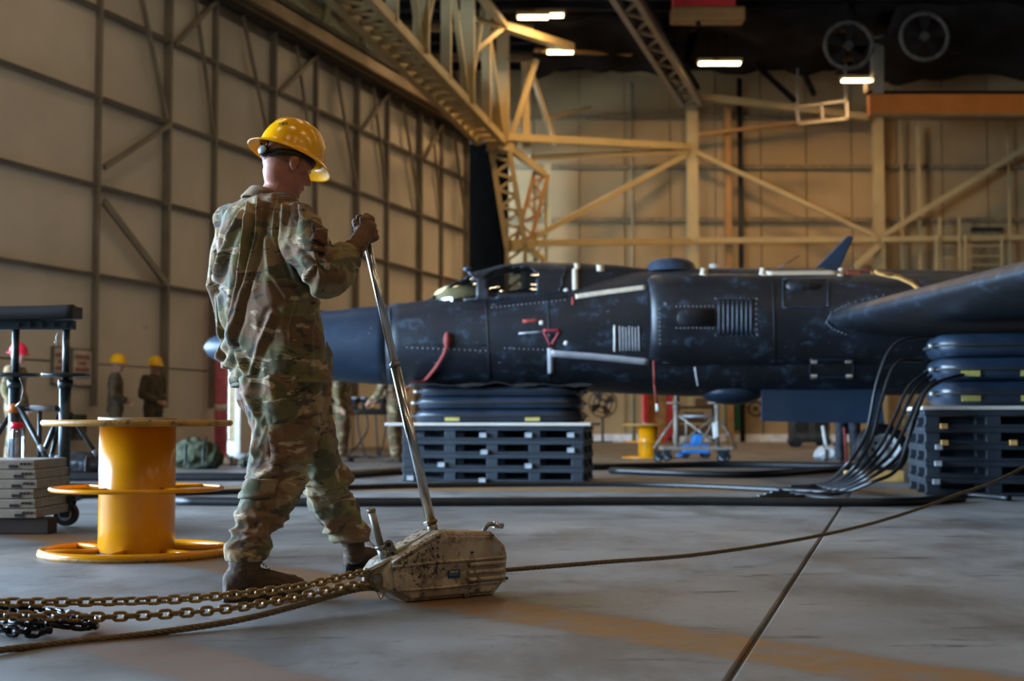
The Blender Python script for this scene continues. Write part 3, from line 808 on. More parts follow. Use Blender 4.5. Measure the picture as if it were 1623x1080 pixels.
# dorsal parts
c = at(1064, 424, PY); MB().lathe([(.0, .09), (.20, .085), (.26, .04), (.30, -.05)], c).build('beacon_dome', 'door_plate', ap)
c = at(1131, 425, PY); MB().lathe([(.0, .05), (.05, .04), (.07, -.02)], c, n=12).build('beacon_lamp', 'white_paint', ap)
q = [at(1290, 428, PY), at(1330, 428, PY), at(1354, 376, PY), at(1344, 373, PY)]
MB().prism(q, V(0, .05, 0)).build('blade_antenna', 'door_plate', ap, .015)
MB().cyl(at(1235, 425, PY), at(1268, 405, PY), .008, .004, 6).build('whip_antenna', 'dark_steel', ap)
m = MB().cyl(at(757, 444, PY - .3), at(743, 430, PY - .35), .02, .02, 8); m.ell(at(741, 427, PY - .35), (.05, .04, .035)); m.build('mirror_arm', 'door_plate', ap)
MB().ell(at(634, 486, PY), (.09, .1, .04)).build('sensor_bump', 'door_plate', ap)
# lower parts
MB().ell(at(1160, 622, PY - .1), (.36, .3, .145)).build('radome_blister', 'nose_paint', ap)
q = [at(1207, 616, PY - .35), at(1396, 616, PY - .35), at(1402, 672, PY - .55), at(1207, 668, PY - .55)]
MB().prism(q, V(0, .04, 0)).build('gear_door', 'door_plate', ap, .006)
wc = at(1397, 720, 16.6); wc.z = .315; wr = .31
wax = (V(1, .0, 0), V(0, 0, 1), V(0, -1, 0))
wh = MB().lathe([(.19, -.13), (.26, -.135), (wr - .01, -.09), (wr, 0), (wr - .01, .09), (.26, .135), (.19, .13)], wc, wax, 36).build('main_wheel', 'rubber', ap)
MB().lathe([(.0, .07), (.06, .09), (.075, .06), (.15, .05), (.175, .11), (.20, .13)], wc, wax, 28).build('rim', 'wheel_white', wh)
for k in range(8):
    a = 2*pi*k/8; p = wc + V(cos(a)*.115, -.05, sin(a)*.115); MB().cyl(p, p + V(0, -.03, 0), .016, n=8).build('rim_bolt', 'dark_steel', wh)
MB().cyl(wc + V(0, .2, 0), V(wc.x - .3, PY, 1.3), .06, n=12).build('gear_strut', 'galv_steel', ap)
# wings
def airfoil(le, chord, th, n=20):
    up = [(x, th * 5 * (.2969*sqrt(x) - .126*x - .3516*x*x + .2843*x**3 - .1015*x**4)) for x in [((1 - cos(pi*k/n)) / 2) for k in range(n + 1)]]
    pts = [(x, z * 1.1) for x, z in up] + [(x, -z * .8) for x, z in reversed(up[1:-1])]
    return [le + V(x * chord, 0, z * chord) for x, z in pts]
le_r = at(1312, 508, PY - .85); le_t = at(1623, 431, 9.7)
k = (le_r - le_t) / (le_r.y - le_t.y)
le_o = le_r - k * (le_r.y - 4.0); le_i = le_r + k * .9; le_i.x -= .02
def wing_at(f): return le_i.lerp(le_o, f)
rs = [airfoil(wing_at(f), lerp(3.5, 2.3, f), lerp(.125, .11, f)) for f in (0, .08, .2, .4, .6, .8, 1)]
MB().loft(rs).build('wing', 'plane_paint', ap)
far = [airfoil(V(le_i.x, PY + y, le_i.z + .12 * y), 3.5 - .08 * y, .14) for y in (.2, 3, 6.5, 10)]
MB().loft(far).build('wing', 'plane_paint', ap)
# covered probe with its red streamer
c = skin(709, 540, 0)
pr = MB().ell(c + V(0, -.03, 0), (.042, .04, .095)).build('probe_cover', 'flag_red', ap)
p = [skin(709, 548, .03), skin(703, 562, .03), skin(690, 582, .03), skin(672, 600, .04), at(655, 608, 15.5), at(640, 622, 15.4)]
m = MB(); pts = smooth_path(p, 5); N = len(pts)
m.add([a + V(-.014, 0, .012) for a in pts] + [a + V(.014, 0, -.012) for a in pts], [(i, i+1, N+i+1, N+i) for i in range(N-1)], True)
o = m.build('streamer', 'flag_red', ap); s = o.modifiers.new('s', 'SOLIDIFY'); s.thickness = .008
for pts, nm in (([(1036, 572, 15.4), (1037, 610, 15.4), (1041, 640, 15.4)], 'ribbon'),):
    m = MB().cyl(at(*pts[0]), at(*pts[1]), .012, n=6); m.cyl(at(*pts[1]), at(*pts[2]), .012, .02, n=6); m.build(nm, 'flag_red', ap)
MB().cyl(at(1041, 640, 15.4), at(1042, 652, 15.4), .02, n=6).build('ribbon_tag', 'white_paint', ap)
MB().cyl(at(1101, 582, 15.4), at(1106, 612, 15.4), .01, n=6).build('drain_wire', 'grey_stripe', ap)

# ------------------------------------------------------------------ air bags on pallets
def pallet_proto(L, W):
    h = .148
    r = thing('pallet', (0, 0, 0), 'x', 'pallet')
    for y in (-W/2 + .06, 0, W/2 - .06):
        MB().box((0, y, .013), (L, .11, .022)).build('bottom_slat', 'pallet_plastic', r, .004)
    n = 7
    for k in range(n):
        y = -W/2 + .06 + (W - .12) * k / (n - 1); MB().box((0, y, h - .024), (L, .12, .046)).build('deck_slat', 'pallet_plastic', r, .004)
    nb = 5 if L > 1.8 else 4
    for i in range(nb):
        x = -L/2 + .07 + (L - .14) * i / (nb - 1)
        MB().box((x, 0, h - .055), (.12, W - .02, .018)).build('stringer', 'pallet_plastic', r, .004)
        for y in (-W/2 + .06, 0, W/2 - .06): MB().box((x, y, .06), (.12, .11, .074)).build('block', 'pallet_plastic', r, .004)
    MB().box((0, .12, .061), (L - .1, .05, .074)).build('centre_stringer', 'pallet_plastic', r, .004)
    return r
def air_bag(x, y, z, L, W, H, label, group, tags, seed):
    r = thing('air_bag', (x, y, z), label, 'air bag', group)
    rs = []; n = 64
    def rr(inset, zz):
        out = []
        for k in range(n):
            a = 2*pi*k/n; e = .42
            fx = math.copysign(abs(cos(a))**e, cos(a)); fy = math.copysign(abs(sin(a))**e, sin(a))
            wob = 1 + .012 * noise.noise(V(cos(a)*2.5, sin(a)*2.5, seed + zz * 3))
            out.append(V(x + fx * (L/2 - inset) * wob, y + fy * (W/2 - inset) * wob, z + zz))
        return out
    for j in range(13):
        t = pi * j / 12; rs.append(rr(H * .5 * (1 - sin(t) ** .7), H/2 - H/2 * cos(t)))
    b = MB().loft(rs).build('cushion', 'bag_rubber', r)
    rim = [p + V(0, 0, 0) for p in rr(-.012, H / 2)]
    MB().tube(rim, .014, 6, closed=True).build('seam_band', 'rubber', r)
    for tx in tags: MB().box((x + tx, y - W/2 + .006, z + H * .3), (.16, .012, .05)).build('tag', 'bag_tag', r)
    for s in (-1, 1): MB().cyl(V(x + s * (L/2 - .02), y - W*.3, z + H*.5), V(x + s * (L/2 + .05), y - W*.3, z + H*.5), .025, n=8).build('valve', 'galv_steel', r)
    return r
def stack(proto, x, y, n, rot, descr, group, kind):
    ords = ['lowest', 'second lowest', 'third lowest', 'fourth lowest', 'topmost']
    for k in range(n):
        o = proto if proto.get('used') is None else copy_tree(proto)
        proto['used'] = 1
        o.location = (x, y, .004 + k * .1485); o.rotation_euler.z = rot
        w_ = 'topmost' if k == n - 1 else ords[k]
        tag(o, w_ + ' black pallet of the stack ' + descr, 'pallet', group)
def plane_hit(px, py, P, n):
    o = V(0, 0, CAM_H); d = at(px, py, 1.0) - o
    return o + d * ((P - o).dot(n) / d.dot(n))
def base_of(corner, rot, L, W):
    X = V(cos(rot), sin(rot), 0); Y = V(-sin(rot), cos(rot), 0)
    return corner + X * L / 2 + Y * W / 2, X, Y
pl = pallet_proto(1.96, 1.25)
rl0 = radians(-8); FL_ = fl(637, 764); cc, LX, LY = base_of(FL_, rl0, 1.96, 1.25)
stack(pl, cc.x, cc.y, 4, rl0, 'under the cockpit', 'pallets under the cockpit', 0)
zt = 4 * .1485 + .004
cx_, cy_ = cc.x, cc.y
tag(MB().box((cx_ - .05, cy_, zt + .02), (2.22, 1.34, .032), (LX, LY, V(0,0,1))).build('plywood_sheet', 'plywood', bevel=.004), 'pale plywood sheet on the pallet stack under the cockpit', 'plywood sheet')
bz = zt + .038
for k, hh in enumerate((.14, .14, .105)):
    r = air_bag(cx_ + .01 + .01 * k, cy_ + .02, bz, 1.84 - .03 * k, 1.2, hh, ['bottom', 'middle', 'top'][k] + ' air bag of the pile under the cockpit', 'air bags under the cockpit', (-.45, .42) if k == 0 else (), k)
    r.rotation_euler.z = rl0
    bz += hh + .002
m = MB(); vs = []; nx, ny = 24, 6
for i in range(nx + 1):
    for j in range(ny + 1):
        x = cx_ - .98 + 2.02 * i / nx; y = cy_ - .68 + 1.3 * j / ny
        vs.append(V(x, y, bz + .022 + .016 * sin(i * .9 + j * .4) + (.03 if i > nx * .45 and i < nx * .52 and j < 3 else 0) - (.03 if j == 0 and i % 7 < 3 else 0)))
m.add(vs, [(a, a+ny+1, a+ny+2, a+1) for i in range(nx) for j in range(ny) for a in [i*(ny+1)+j]], True)
o = m.build('rubber_mat', 'rubber'); s = o.modifiers.new('s', 'SOLIDIFY'); s.thickness = .012
tag(o, 'thin black rubber mat on top of the air bags under the cockpit', 'mat')
# right stack below the wing
pr_ = pallet_proto(2.2, 1.25)
rr0 = radians(-9); FR_ = fl(1467, 786); cc2, RX, RY = base_of(FR_, rr0, 2.2, 1.25)
cx2, cy2 = cc2.x, cc2.y; ry = FR_.y
stack(pr_, cx2, cy2, 5, rr0, 'under the near wing', 'pallets under the near wing', 1)
zt2 = 5 * .1485 + .004
tag(MB().box((cx2, cy2, zt2 + .02), (2.24, 1.29, .032), (RX, RY, V(0,0,1))).build('plywood_sheet', 'plywood', bevel=.004), 'grey plywood sheet on the pallet stack under the near wing', 'plywood sheet')
bz2 = zt2 + .038
for k, hh in enumerate((.22, .21, .21)):
    r = air_bag(cx2 + .06, cy2, bz2, 2.05, 1.15, hh, ['bottom', 'middle', 'top'][k] + ' air bag of the pile under the near wing', 'air bags under the near wing', (-.75, -.25) if k < 2 else (), k + 7)
    r.rotation_euler.z = rr0
    bz2 += hh + .002
# pale blocks wedged into pallet openings
def wedge(px, py, P, X, n, mat, sz, label, group):
    q = plane_hit(px, py, P - n * .012, n)
    tag(MB().box(q, sz, (X, n, V(0,0,1))).build('wedge_block', mat, bevel=.004), label, 'block', group)
for px, py in ((651, 690), (766, 690), (838, 690), (905, 690), (768, 717), (905, 714), (700, 737), (838, 739), (765, 762), (651, 758)):
    wedge(px, py, FL_, LX, LY, 'pallet_block', (.075, .06, .05), 'small pale wedge block in the pallet stack under the cockpit', 'wedge blocks in the cockpit pallet stack')
for px, py in ((1496, 676), (1497, 702), (1488, 709), (1487, 735), (1484, 764), (1606, 702)):
    wedge(px, py, FR_, RX, RY, 'pallet_block' if py > 703 else 'light_timber', (.06, .06, .045), 'small pale wedge block in the pallet stack under the wing', 'wedge blocks in the wing pallet stack')
# hoses from the right bags down to the floor
def hose(pts, r, label, group=None, mat='hose_black', n=8):
    return tag(MB().tube(smooth_path(pts, n), r, 8).build('air_hose', mat), label, 'hose', group)
yb = ry + .10
HS = [((1478, 533), (1420, 545), (1392, 600), (1372, 690), (1335, 745)), ((1462, 572), (1420, 578), (1396, 640), (1380, 700), (1345, 750)), ((1470, 590), (1440, 615), (1416, 665), (1392, 712), (1352, 752)),
      ((1476, 596), (1448, 622), (1424, 672), (1400, 716), (1360, 754)), ((1482, 602), (1456, 634), (1432, 684), (1410, 722), (1366, 757)), ((1500, 600), (1466, 624), (1442, 690), (1418, 730), (1374, 760)), ((1540, 590), (1476, 612), (1450, 660), (1424, 740), (1384, 764))]
HL = ['topmost', 'second', 'third', 'fourth', 'fifth', 'sixth', 'lowest']
for k, q in enumerate(HS):
    yy = yb - .06 - .035 * k
    pts = [at(*q[0], yb - .02)] + [at(*c, yy - .10 * i - .05) for i, c in enumerate(q[1:])] + [fl(1300 + 4 * k, 768 + 2.5 * k, .02 + .002 * k), fl(1252 - 10 * k, 772 + 3.2 * k, .02)]
    hose(pts, .0165, HL[k] + ' black air hose curving from the wing air bags to the floor', 'hoses from the wing air bags')
# hoses across the floor
hose([fl(280, 795, .03), fl(500, 797, .03), fl(800, 796, .03), fl(1050, 795, .03), fl(1300, 797, .03), fl(1440, 796, .03), fl(1526, 790, .03)], .036, 'thick black hose across the floor behind the winch, nearest one')
hose([fl(-40, 790, .025), fl(140, 786, .025), fl(420, 778, .025), fl(660, 770, .025), fl(1000, 768, .025), fl(1240, 777, .025), fl(1330, 782, .025)], .024, 'thin black hose across the floor behind the thick one')
hose([fl(-40, 758, .04), fl(200, 757, .04), fl(480, 756, .04), fl(620, 748, .04), fl(760, 742, .04)], .050, 'fat black hose across the floor behind the yellow reel')
hose([fl(968, 746, .04), fl(1100, 751, .04), fl(1200, 752, .04), fl(1300, 745, .04), fl(1362, 742, .04)], .04, 'black hose on the floor between the two pallet stacks')
hose([fl(930, 741, .04), fl(1060, 738, .04), fl(1180, 737, .04), fl(1420, 741, .04)], .05, 'long dark hose on the floor behind the pallet stacks')
hose([fl(1255, 783, .025), fl(1330, 792, .025), fl(1430, 796, .025), fl(1520, 785, .025), fl(1600, 790, .025)], .024, 'black hose trailing along the floor under the wing pallets')
tag(MB().box(fl(1385, 764) + V(0, 0, .06), (.62, .16, .12), (V(1,0,0), V(0,1,0), V(0,0,1))).build('wheel_chock', 'light_timber', bevel=.01), 'light wooden chock in front of the white-rimmed wheel', 'chock')
# ------------------------------------------------------------------ winch
G0 = fl(645, 956); G1 = fl(783, 944)
wd_ = (G1 - G0).normalized(); wn = V(-wd_.y, wd_.x, 0)          # along the casing, away from the camera
def wf(px, py, off=0.0):
    a = at(px, py, 1.0) - V(0, 0, CAM_H); g = G0 + wn * off
    k = (g - V(0, 0, CAM_H)).dot(wn) / a.dot(wn)
    return V(0, 0, CAM_H) + a * k
TH = .15
wi = thing('cable_winch', (G0 + G1) / 2 + wn * TH / 2, 'weathered metal lever winch gripping the wire rope on the floor', 'winch')
case_px = [(606, 934), (645, 955.5), (783, 943.5), (803, 918), (805, 880), (801, 864), (780, 843), (699, 842), (617, 892), (606, 908)]
m = MB().prism([wf(*p) for p in case_px], wn * TH)
case = m.build('casing', 'winch_case', wi, .012)
inner = [(x * .96 + 712 * .04, y * .94 + 900 * .06) for x, y in case_px]
inner = [(624, 934), (650, 950), (778, 938), (796, 917), (798, 883), (794, 868), (776, 850), (702, 849), (626, 897), (622, 908)]
MB().prism([wf(*p) - wn * .006 for p in inner], wn * .012).build('side_cover', 'winch_case', case, .005)
def rib(pts, r, name='rib', mat='winch_case', off=-.008):
    m = MB().tube([wf(*p, off) for p in pts], r, 8); return m.build(name, mat, case)
rib([(622, 899), (700, 891), (745, 888), (802, 883)], .006); rib([(628, 937), (700, 932), (800, 921)], .005)
rib([(699, 845), (640, 881), (622, 893)], .006)
for y in (893.5, 905.5, 917): rib([(742, y + 3), (746, y + 2.4), (799, y - 2.4)], .0085, off=-.011)
for px, py, r in ((686, 870, .010), (670, 888, .008), (625, 903, .008), (625, 935, .008), (671, 941, .008), (740, 943, .009), (803, 917, .007), (781, 849, .006)):
    b = MB().cyl(wf(px, py, -.004), wf(px, py, -.016), r, n=12).build('bolt', 'worn_steel', case)
    MB().cyl(wf(px, py, -.0155), wf(px, py, -.018), r * .5, n=6).build('bolt_socket', 'plane_dark', b)
MB().box(wf(748, 876, -.007), (.010, .006, .007), (wd_, wn, V(0,0,1))).build('slot', 'plane_dark', case)
lb = MB().prism([wf(*p, -.0075) for p in ((710, 904.5), (729, 903), (729, 916.5), (710, 917.5))], wn * .003).build('name_plate', 'blue_label', case)
link('lettering', text_mb('TIRFOR', .0118, wf(719.5, 907.2, -.0085), wd_, V(0,0,1), .0004), 'white_paint', lb)
MB().prism([wf(*p, -.0082) for p in ((712, 911.5), (727, 910.5), (727, 911.3), (712, 912.3))], wn * .001).build('print_line', 'grey_stripe', lb)
c = wf(785, 868, -.0065); n = 20
MB().prism([c + (wd_ * cos(2*pi*k/n) + V(0,0,1) * sin(2*pi*k/n)) * .0165 for k in range(n)], wn * .002).build('round_sticker', 'grey_stripe', case)
# nose cheeks, anchor pin
nose = [(577, 912), (584, 903), (622, 884), (624, 942), (606, 936), (577, 928)]
for off in (0.012, TH - .03):
    ck = MB().prism([wf(*p, off) for p in nose], wn * .018).build('cheek_plate', 'worn_steel', wi, .004)
    if off < .05:
        m = MB().tube([wf(*p, off - .003) for p in ((615, 892), (616, 938))], .004, 6); m.tube([wf(*p, off - .003) for p in ((583, 908), (618, 889))], .004, 6); m.build('edge_rib', 'worn_steel', ck)
        n = 18; c = wf(595, 919, off - .002)
        MB().cyl(c, c - wn * .012, .018, n=18).build('anchor_pin', 'galv_steel', ck)
        MB().tube([c - wn * .008 + (wd_ * cos(2*pi*k/n) + V(0,0,1) * sin(2*pi*k/n)) * .023 for k in range(n)], .003, 6, closed=True).build('pin_ring', 'chain_brass', ck)
        m = MB()
        for pts in ([(593, 925), (597, 938), (603, 949), (608, 944), (612, 936)], [(612, 936), (606, 940), (600, 936)], [(608, 932), (612, 936), (607, 941), (604, 950)]):
            m.tube(smooth_path([wf(*p, off - .012) for p in pts], 4), .0022, 6)
        m.build('safety_wire', 'chain_brass', ck)
MB().cyl(wf(595, 919, -.004), wf(595, 919, TH), .013, n=14).build('cross_pin', 'galv_steel', wi)
# top channel, slot and levers
mid = TH / 2
m = MB().prism([wf(*p, .05) for p in ((618, 880), (690, 838), (694, 845), (622, 888))], wn * .012); m.prism([wf(*p, .10) for p in ((618, 880), (690, 838), (694, 845), (622, 888))], wn * .012)
m.build('top_rail', 'worn_steel', wi, .003)
MB().prism([wf(*p, .068) for p in ((630, 873), (684, 843), (688, 846), (632, 877))], wn * .026).build('rope_slot', 'plane_dark', wi)
rl = MB().tube([wf(612, 892, mid), wf(604, 868, mid)], [.020, .017], 14).build('reverse_lever', 'galv_steel', wi)
MB().tube([wf(604, 868, mid), wf(588, 808, mid)], .0135, 14).build('stub_tube', 'worn_steel', rl)
MB().cyl(wf(589.5, 812, mid), wf(587.5, 806, mid), .0155, n=14).build('end_collar', 'worn_steel', rl)
MB().cyl(wf(604.5, 869, mid), wf(603, 864, mid), .021, n=14).build('collar', 'galv_steel', rl)
for px, py in ((616, 864), (622, 879)):
    b = MB().cyl(wf(px, py, mid - .02), wf(px, py, mid + .03), .018, n=16).build('link_plate', 'worn_steel', wi)
    MB().cyl(wf(px, py, mid - .021), wf(px, py, mid - .026), .009, n=10).build('pin', 'plane_dark', b)
MB().beam(wf(614, 860, mid), wf(626, 884, mid), .030, .022, wn).build('link_bar', 'worn_steel', wi, .004)
rh = MB().tube(smooth_path([wf(766, 843, mid), wf(771, 835, mid), wf(776, 831, mid), wf(783, 832, mid)], 4), .009, 10).build('release_handle', 'galv_steel', wi)
MB().cyl(wf(782, 832, mid), wf(796, 834, mid), .012, n=14).build('grip', 'bright_steel', rh)
# long telescopic lever
LB = wf(687, 845, mid); LT = at(576, 360, LB.y + .10)
ld = (LT - LB).normalized(); LL = (LT - LB).length
lv = MB().tube([LB, LB + ld * .035], .019, 16).build('lever_socket', 'worn_steel', wi)
MB().beam(LB + ld * .028 - wd_ * .014, LB + ld * .045 - wd_ * .016, .02, .03, wn).build('latch', 'worn_steel', lv, .003)
lj = LB + ld * (LL * .545)
lv = MB().tube([LB + ld * .03, lj], .0185, 20).build('lever_tube', 'bright_steel', wi); tag(lv, 'bright steel lower lever tube')
MB().cyl(LB + ld * .035, LB + ld * .047, .024, n=18).build('collar', 'chain_brass', lv)
MB().cyl(lj - ld * .012, lj + ld * .004, .0198, n=18).build('end_ring', 'galv_steel', lv)
MB().tube([lj - ld * .02, LT + ld * .02], .0145, 18).build('lever_extension', 'bright_steel', wi)

# ------------------------------------------------------------------ wire ropes
def rope(pts, r, label, mat='wire_rope', ns=5, step=.009, lay=.125):
    """twisted wire rope: strands wound round the path"""
    path = smooth_path(pts, 60); acc = [0]
    for a, b in zip(path, path[1:]): acc.append(acc[-1] + (b - a).length)
    L = acc[-1]; N = int(L / step); fr = []; i = 0
    for k in range(N + 1):
        s = L * k / N
        while i < len(acc) - 2 and acc[i+1] < s: i += 1
        f = (s - acc[i]) / max(1e-9, acc[i+1] - acc[i]); p = path[i].lerp(path[i+1], f); T = (path[i+1] - path[i]).normalized()
        X = T.cross(V(0,0,1)).normalized(); fr.append((p, X, T.cross(X), 2 * pi * s / lay))
    lo = min(p.z for p in path) - r; mid_ = path[len(path) // 2]
    root = thing('wire_rope', V(mid_.x, mid_.y, lo), label, 'rope')
    for q in range(ns):
        MB().tube([p + (X * cos(a + 2*pi*q/ns) + Y * sin(a + 2*pi*q/ns)) * r * .58 for p, X, Y, a in fr], r * .46, 6).build('strand', mat, root)
    MB().tube([p for p, X, Y, a in fr[::4]], r * .45, 6).build('core', 'timber', root)
    return root
r0 = wf(800, 904, TH / 2)
rope([r0, at(950, 892, 5.75), at(1110, 879, 6.35), at(1280, 853, 7.1), at(1400, 825, 7.75), at(1510, 787, 8.4), at(1640, 731, 9.2), at(1900, 560, 11.0)], .0092, 'taut wire rope rising from the winch to the right edge')
e0 = wf(600, 932, TH / 2)
rope([e0, at(560, 936, 4.98), at(480, 958, 4.78), at(380, 983, 4.55), at(250, 1003, 4.36), at(110, 1019, 4.2), fl(0, 1031, .012), fl(-120, 1046, .012)], .0105, 'wire rope lying below the chains at the lower left')

# ------------------------------------------------------------------ chains
def link_mesh(Lk, W, r, n=10):
    pts = []; a = (Lk - W) / 2
    for k in range(9): t = -pi/2 + pi*k/8; pts.append(V(a + (W/2 - r) * cos(t), (W/2 - r) * sin(t), 0))
    for k in range(9): t = pi/2 + pi*k/8; pts.append(V(-a + (W/2 - r) * cos(t), (W/2 - r) * sin(t), 0))
    return MB().tube(pts, r, n, closed=True).mesh('link')
def chain(pts, pitch, Lk, W, r, mat, label, roll0=.4, jit=.25, name='steel_chain'):
    path = smooth_path(pts, 40); L = 0; me = link_mesh(Lk, W, r); me.materials.append(M[mat])
    root = thing(name, V(path[0].x, path[0].y, min(p.z for p in path) - W / 2), label, 'chain')
    s = 0; k = 0; acc = 0
    for a, b in zip(path, path[1:]):
        seg = (b - a).length
        while acc + seg >= s:
            p = a.lerp(b, (s - acc) / seg if seg else 0); T = (b - a).normalized()
            X = T.cross(V(0,0,1)).normalized(); Y = X.cross(T)
            ang = roll0 + (pi / 2 if k % 2 else 0) + jit * noise.noise(V(k * .23, roll0 * 5, 0))
            S = X * cos(ang) + Y * sin(ang)
            o = bpy.data.objects.new('link', me); COL.objects.link(o); o.parent = root
            o.matrix_local = Matrix.Translation(p - ORG[root.name]) @ Matrix((T, S, T.cross(S))).transposed().to_4x4()
            s += pitch; k += 1
        acc += seg
    return root
chain([wf(597, 906, TH/2), at(560, 911, 4.98), at(480, 929, 4.80), at(390, 941, 4.64), at(290, 950, 4.5), at(180, 954, 4.38), at(80, 955, 4.3), at(-30, 955, 4.22), at(-120, 956, 4.15)], .0345, .0545, .0335, .0052, 'chain_brass', 'brass-coloured chain from winch nose to left edge, upper of two', .9)
chain([wf(597, 932, TH/2), at(560, 929, 4.96), at(470, 947, 4.76), at(380, 963, 4.58), at(290, 972, 4.44), at(180, 978, 4.33), at(80, 977, 4.24), at(-30, 976, 4.16), at(-120, 977, 4.1)], .0345, .0545, .0335, .0052, 'chain_brass', 'brass-coloured chain from winch nose to left edge, lower of two', 1.2)
bp = [fl(-60, 990, .02), fl(10, 1000, .02), fl(68, 1002, .02), fl(70, 988, .03), fl(20, 978, .03), fl(-10, 976, .05), fl(30, 984, .06), fl(80, 988, .04), fl(140, 993, .02), fl(146, 984, .025), fl(110, 976, .03), fl(70, 970, .03), fl(30, 966, .035), fl(-10, 966, .03), fl(-50, 975, .03)]
chain(bp, .036, .058, .038, .0075, 'chain_black', 'glossy black chain heaped on the floor at the left edge', .7, 1.2, 'black_chain')

# ------------------------------------------------------------------ yellow cable reels
def reel(c, R, Rd, H, label, hi=True):
    r = thing('cable_reel', c, label, 'reel'); c = Vector(c)
    n = 64 if hi else 28
    circ = lambda rad, z: [c + V(rad*cos(2*pi*k/n), rad*sin(2*pi*k/n), z) for k in range(n)]
    MB().lathe([(Rd * .985, .012), (Rd, .02), (Rd, H * .48), (Rd * 1.004, H * .485), (Rd, H * .49), (Rd, H - .02)], c, n=n, cap=True).build('drum', 'yellow_reel', r)
    td = MB().lathe([(.04, H), (R * .985 - .012, H), (R * .985, H - .006), (R * .985, H - .022), (R * .985 - .012, H - .028), (.04, H - .028)], c, n=n, cap=False).build('top_disc', 'yellow_reel', r)
    MB().tube(circ(R * .985 - .004, H - .014), .0165, 10, closed=True).build('rim', 'reel_edge', td)
    MB().lathe([(R * .42, H + .001), (R * .42, H + .014), (R * .38, H + .014), (R * .38, H + .001)], c, n=n).build('hub_ring', 'worn_steel', td)
    b = MB().tube(circ(R * .985, .02), .019, 12, closed=True).build('bottom_rim', 'yellow_reel', r)
    MB().tube(circ(R * .995, .012), .0155, 8, closed=True).build('wear_edge', 'reel_edge', b)
    mr = MB().tube(circ(R * .90, H * .49), .011, 10, closed=True).build('middle_rim', 'yellow_reel', r)
    for k in range(6):
        a = pi * k / 3 + .45; d = V(cos(a), sin(a), 0)
        MB().tube([c + d * Rd * .95 + V(0,0,.022), c + d * R * .98 + V(0,0,.02)], .016, 10).build('spoke', 'yellow_reel', b)
    for k in range(4):
        a = pi * k / 2 + .9; d = V(cos(a), sin(a), 0)
        MB().tube([c + d * Rd * .95 + V(0,0,H*.49), c + d * R * .9 + V(0,0,H*.49)], .009, 8).build('spoke', 'yellow_reel', mr)
    return r
reel(fl(216, 879), .452, .183, .655, 'big yellow steel cable reel standing on the floor beside the worker')
reel(fl(1027, 727), .45, .17, .60, 'small distant yellow cable reel behind the cockpit pallet stack', False)

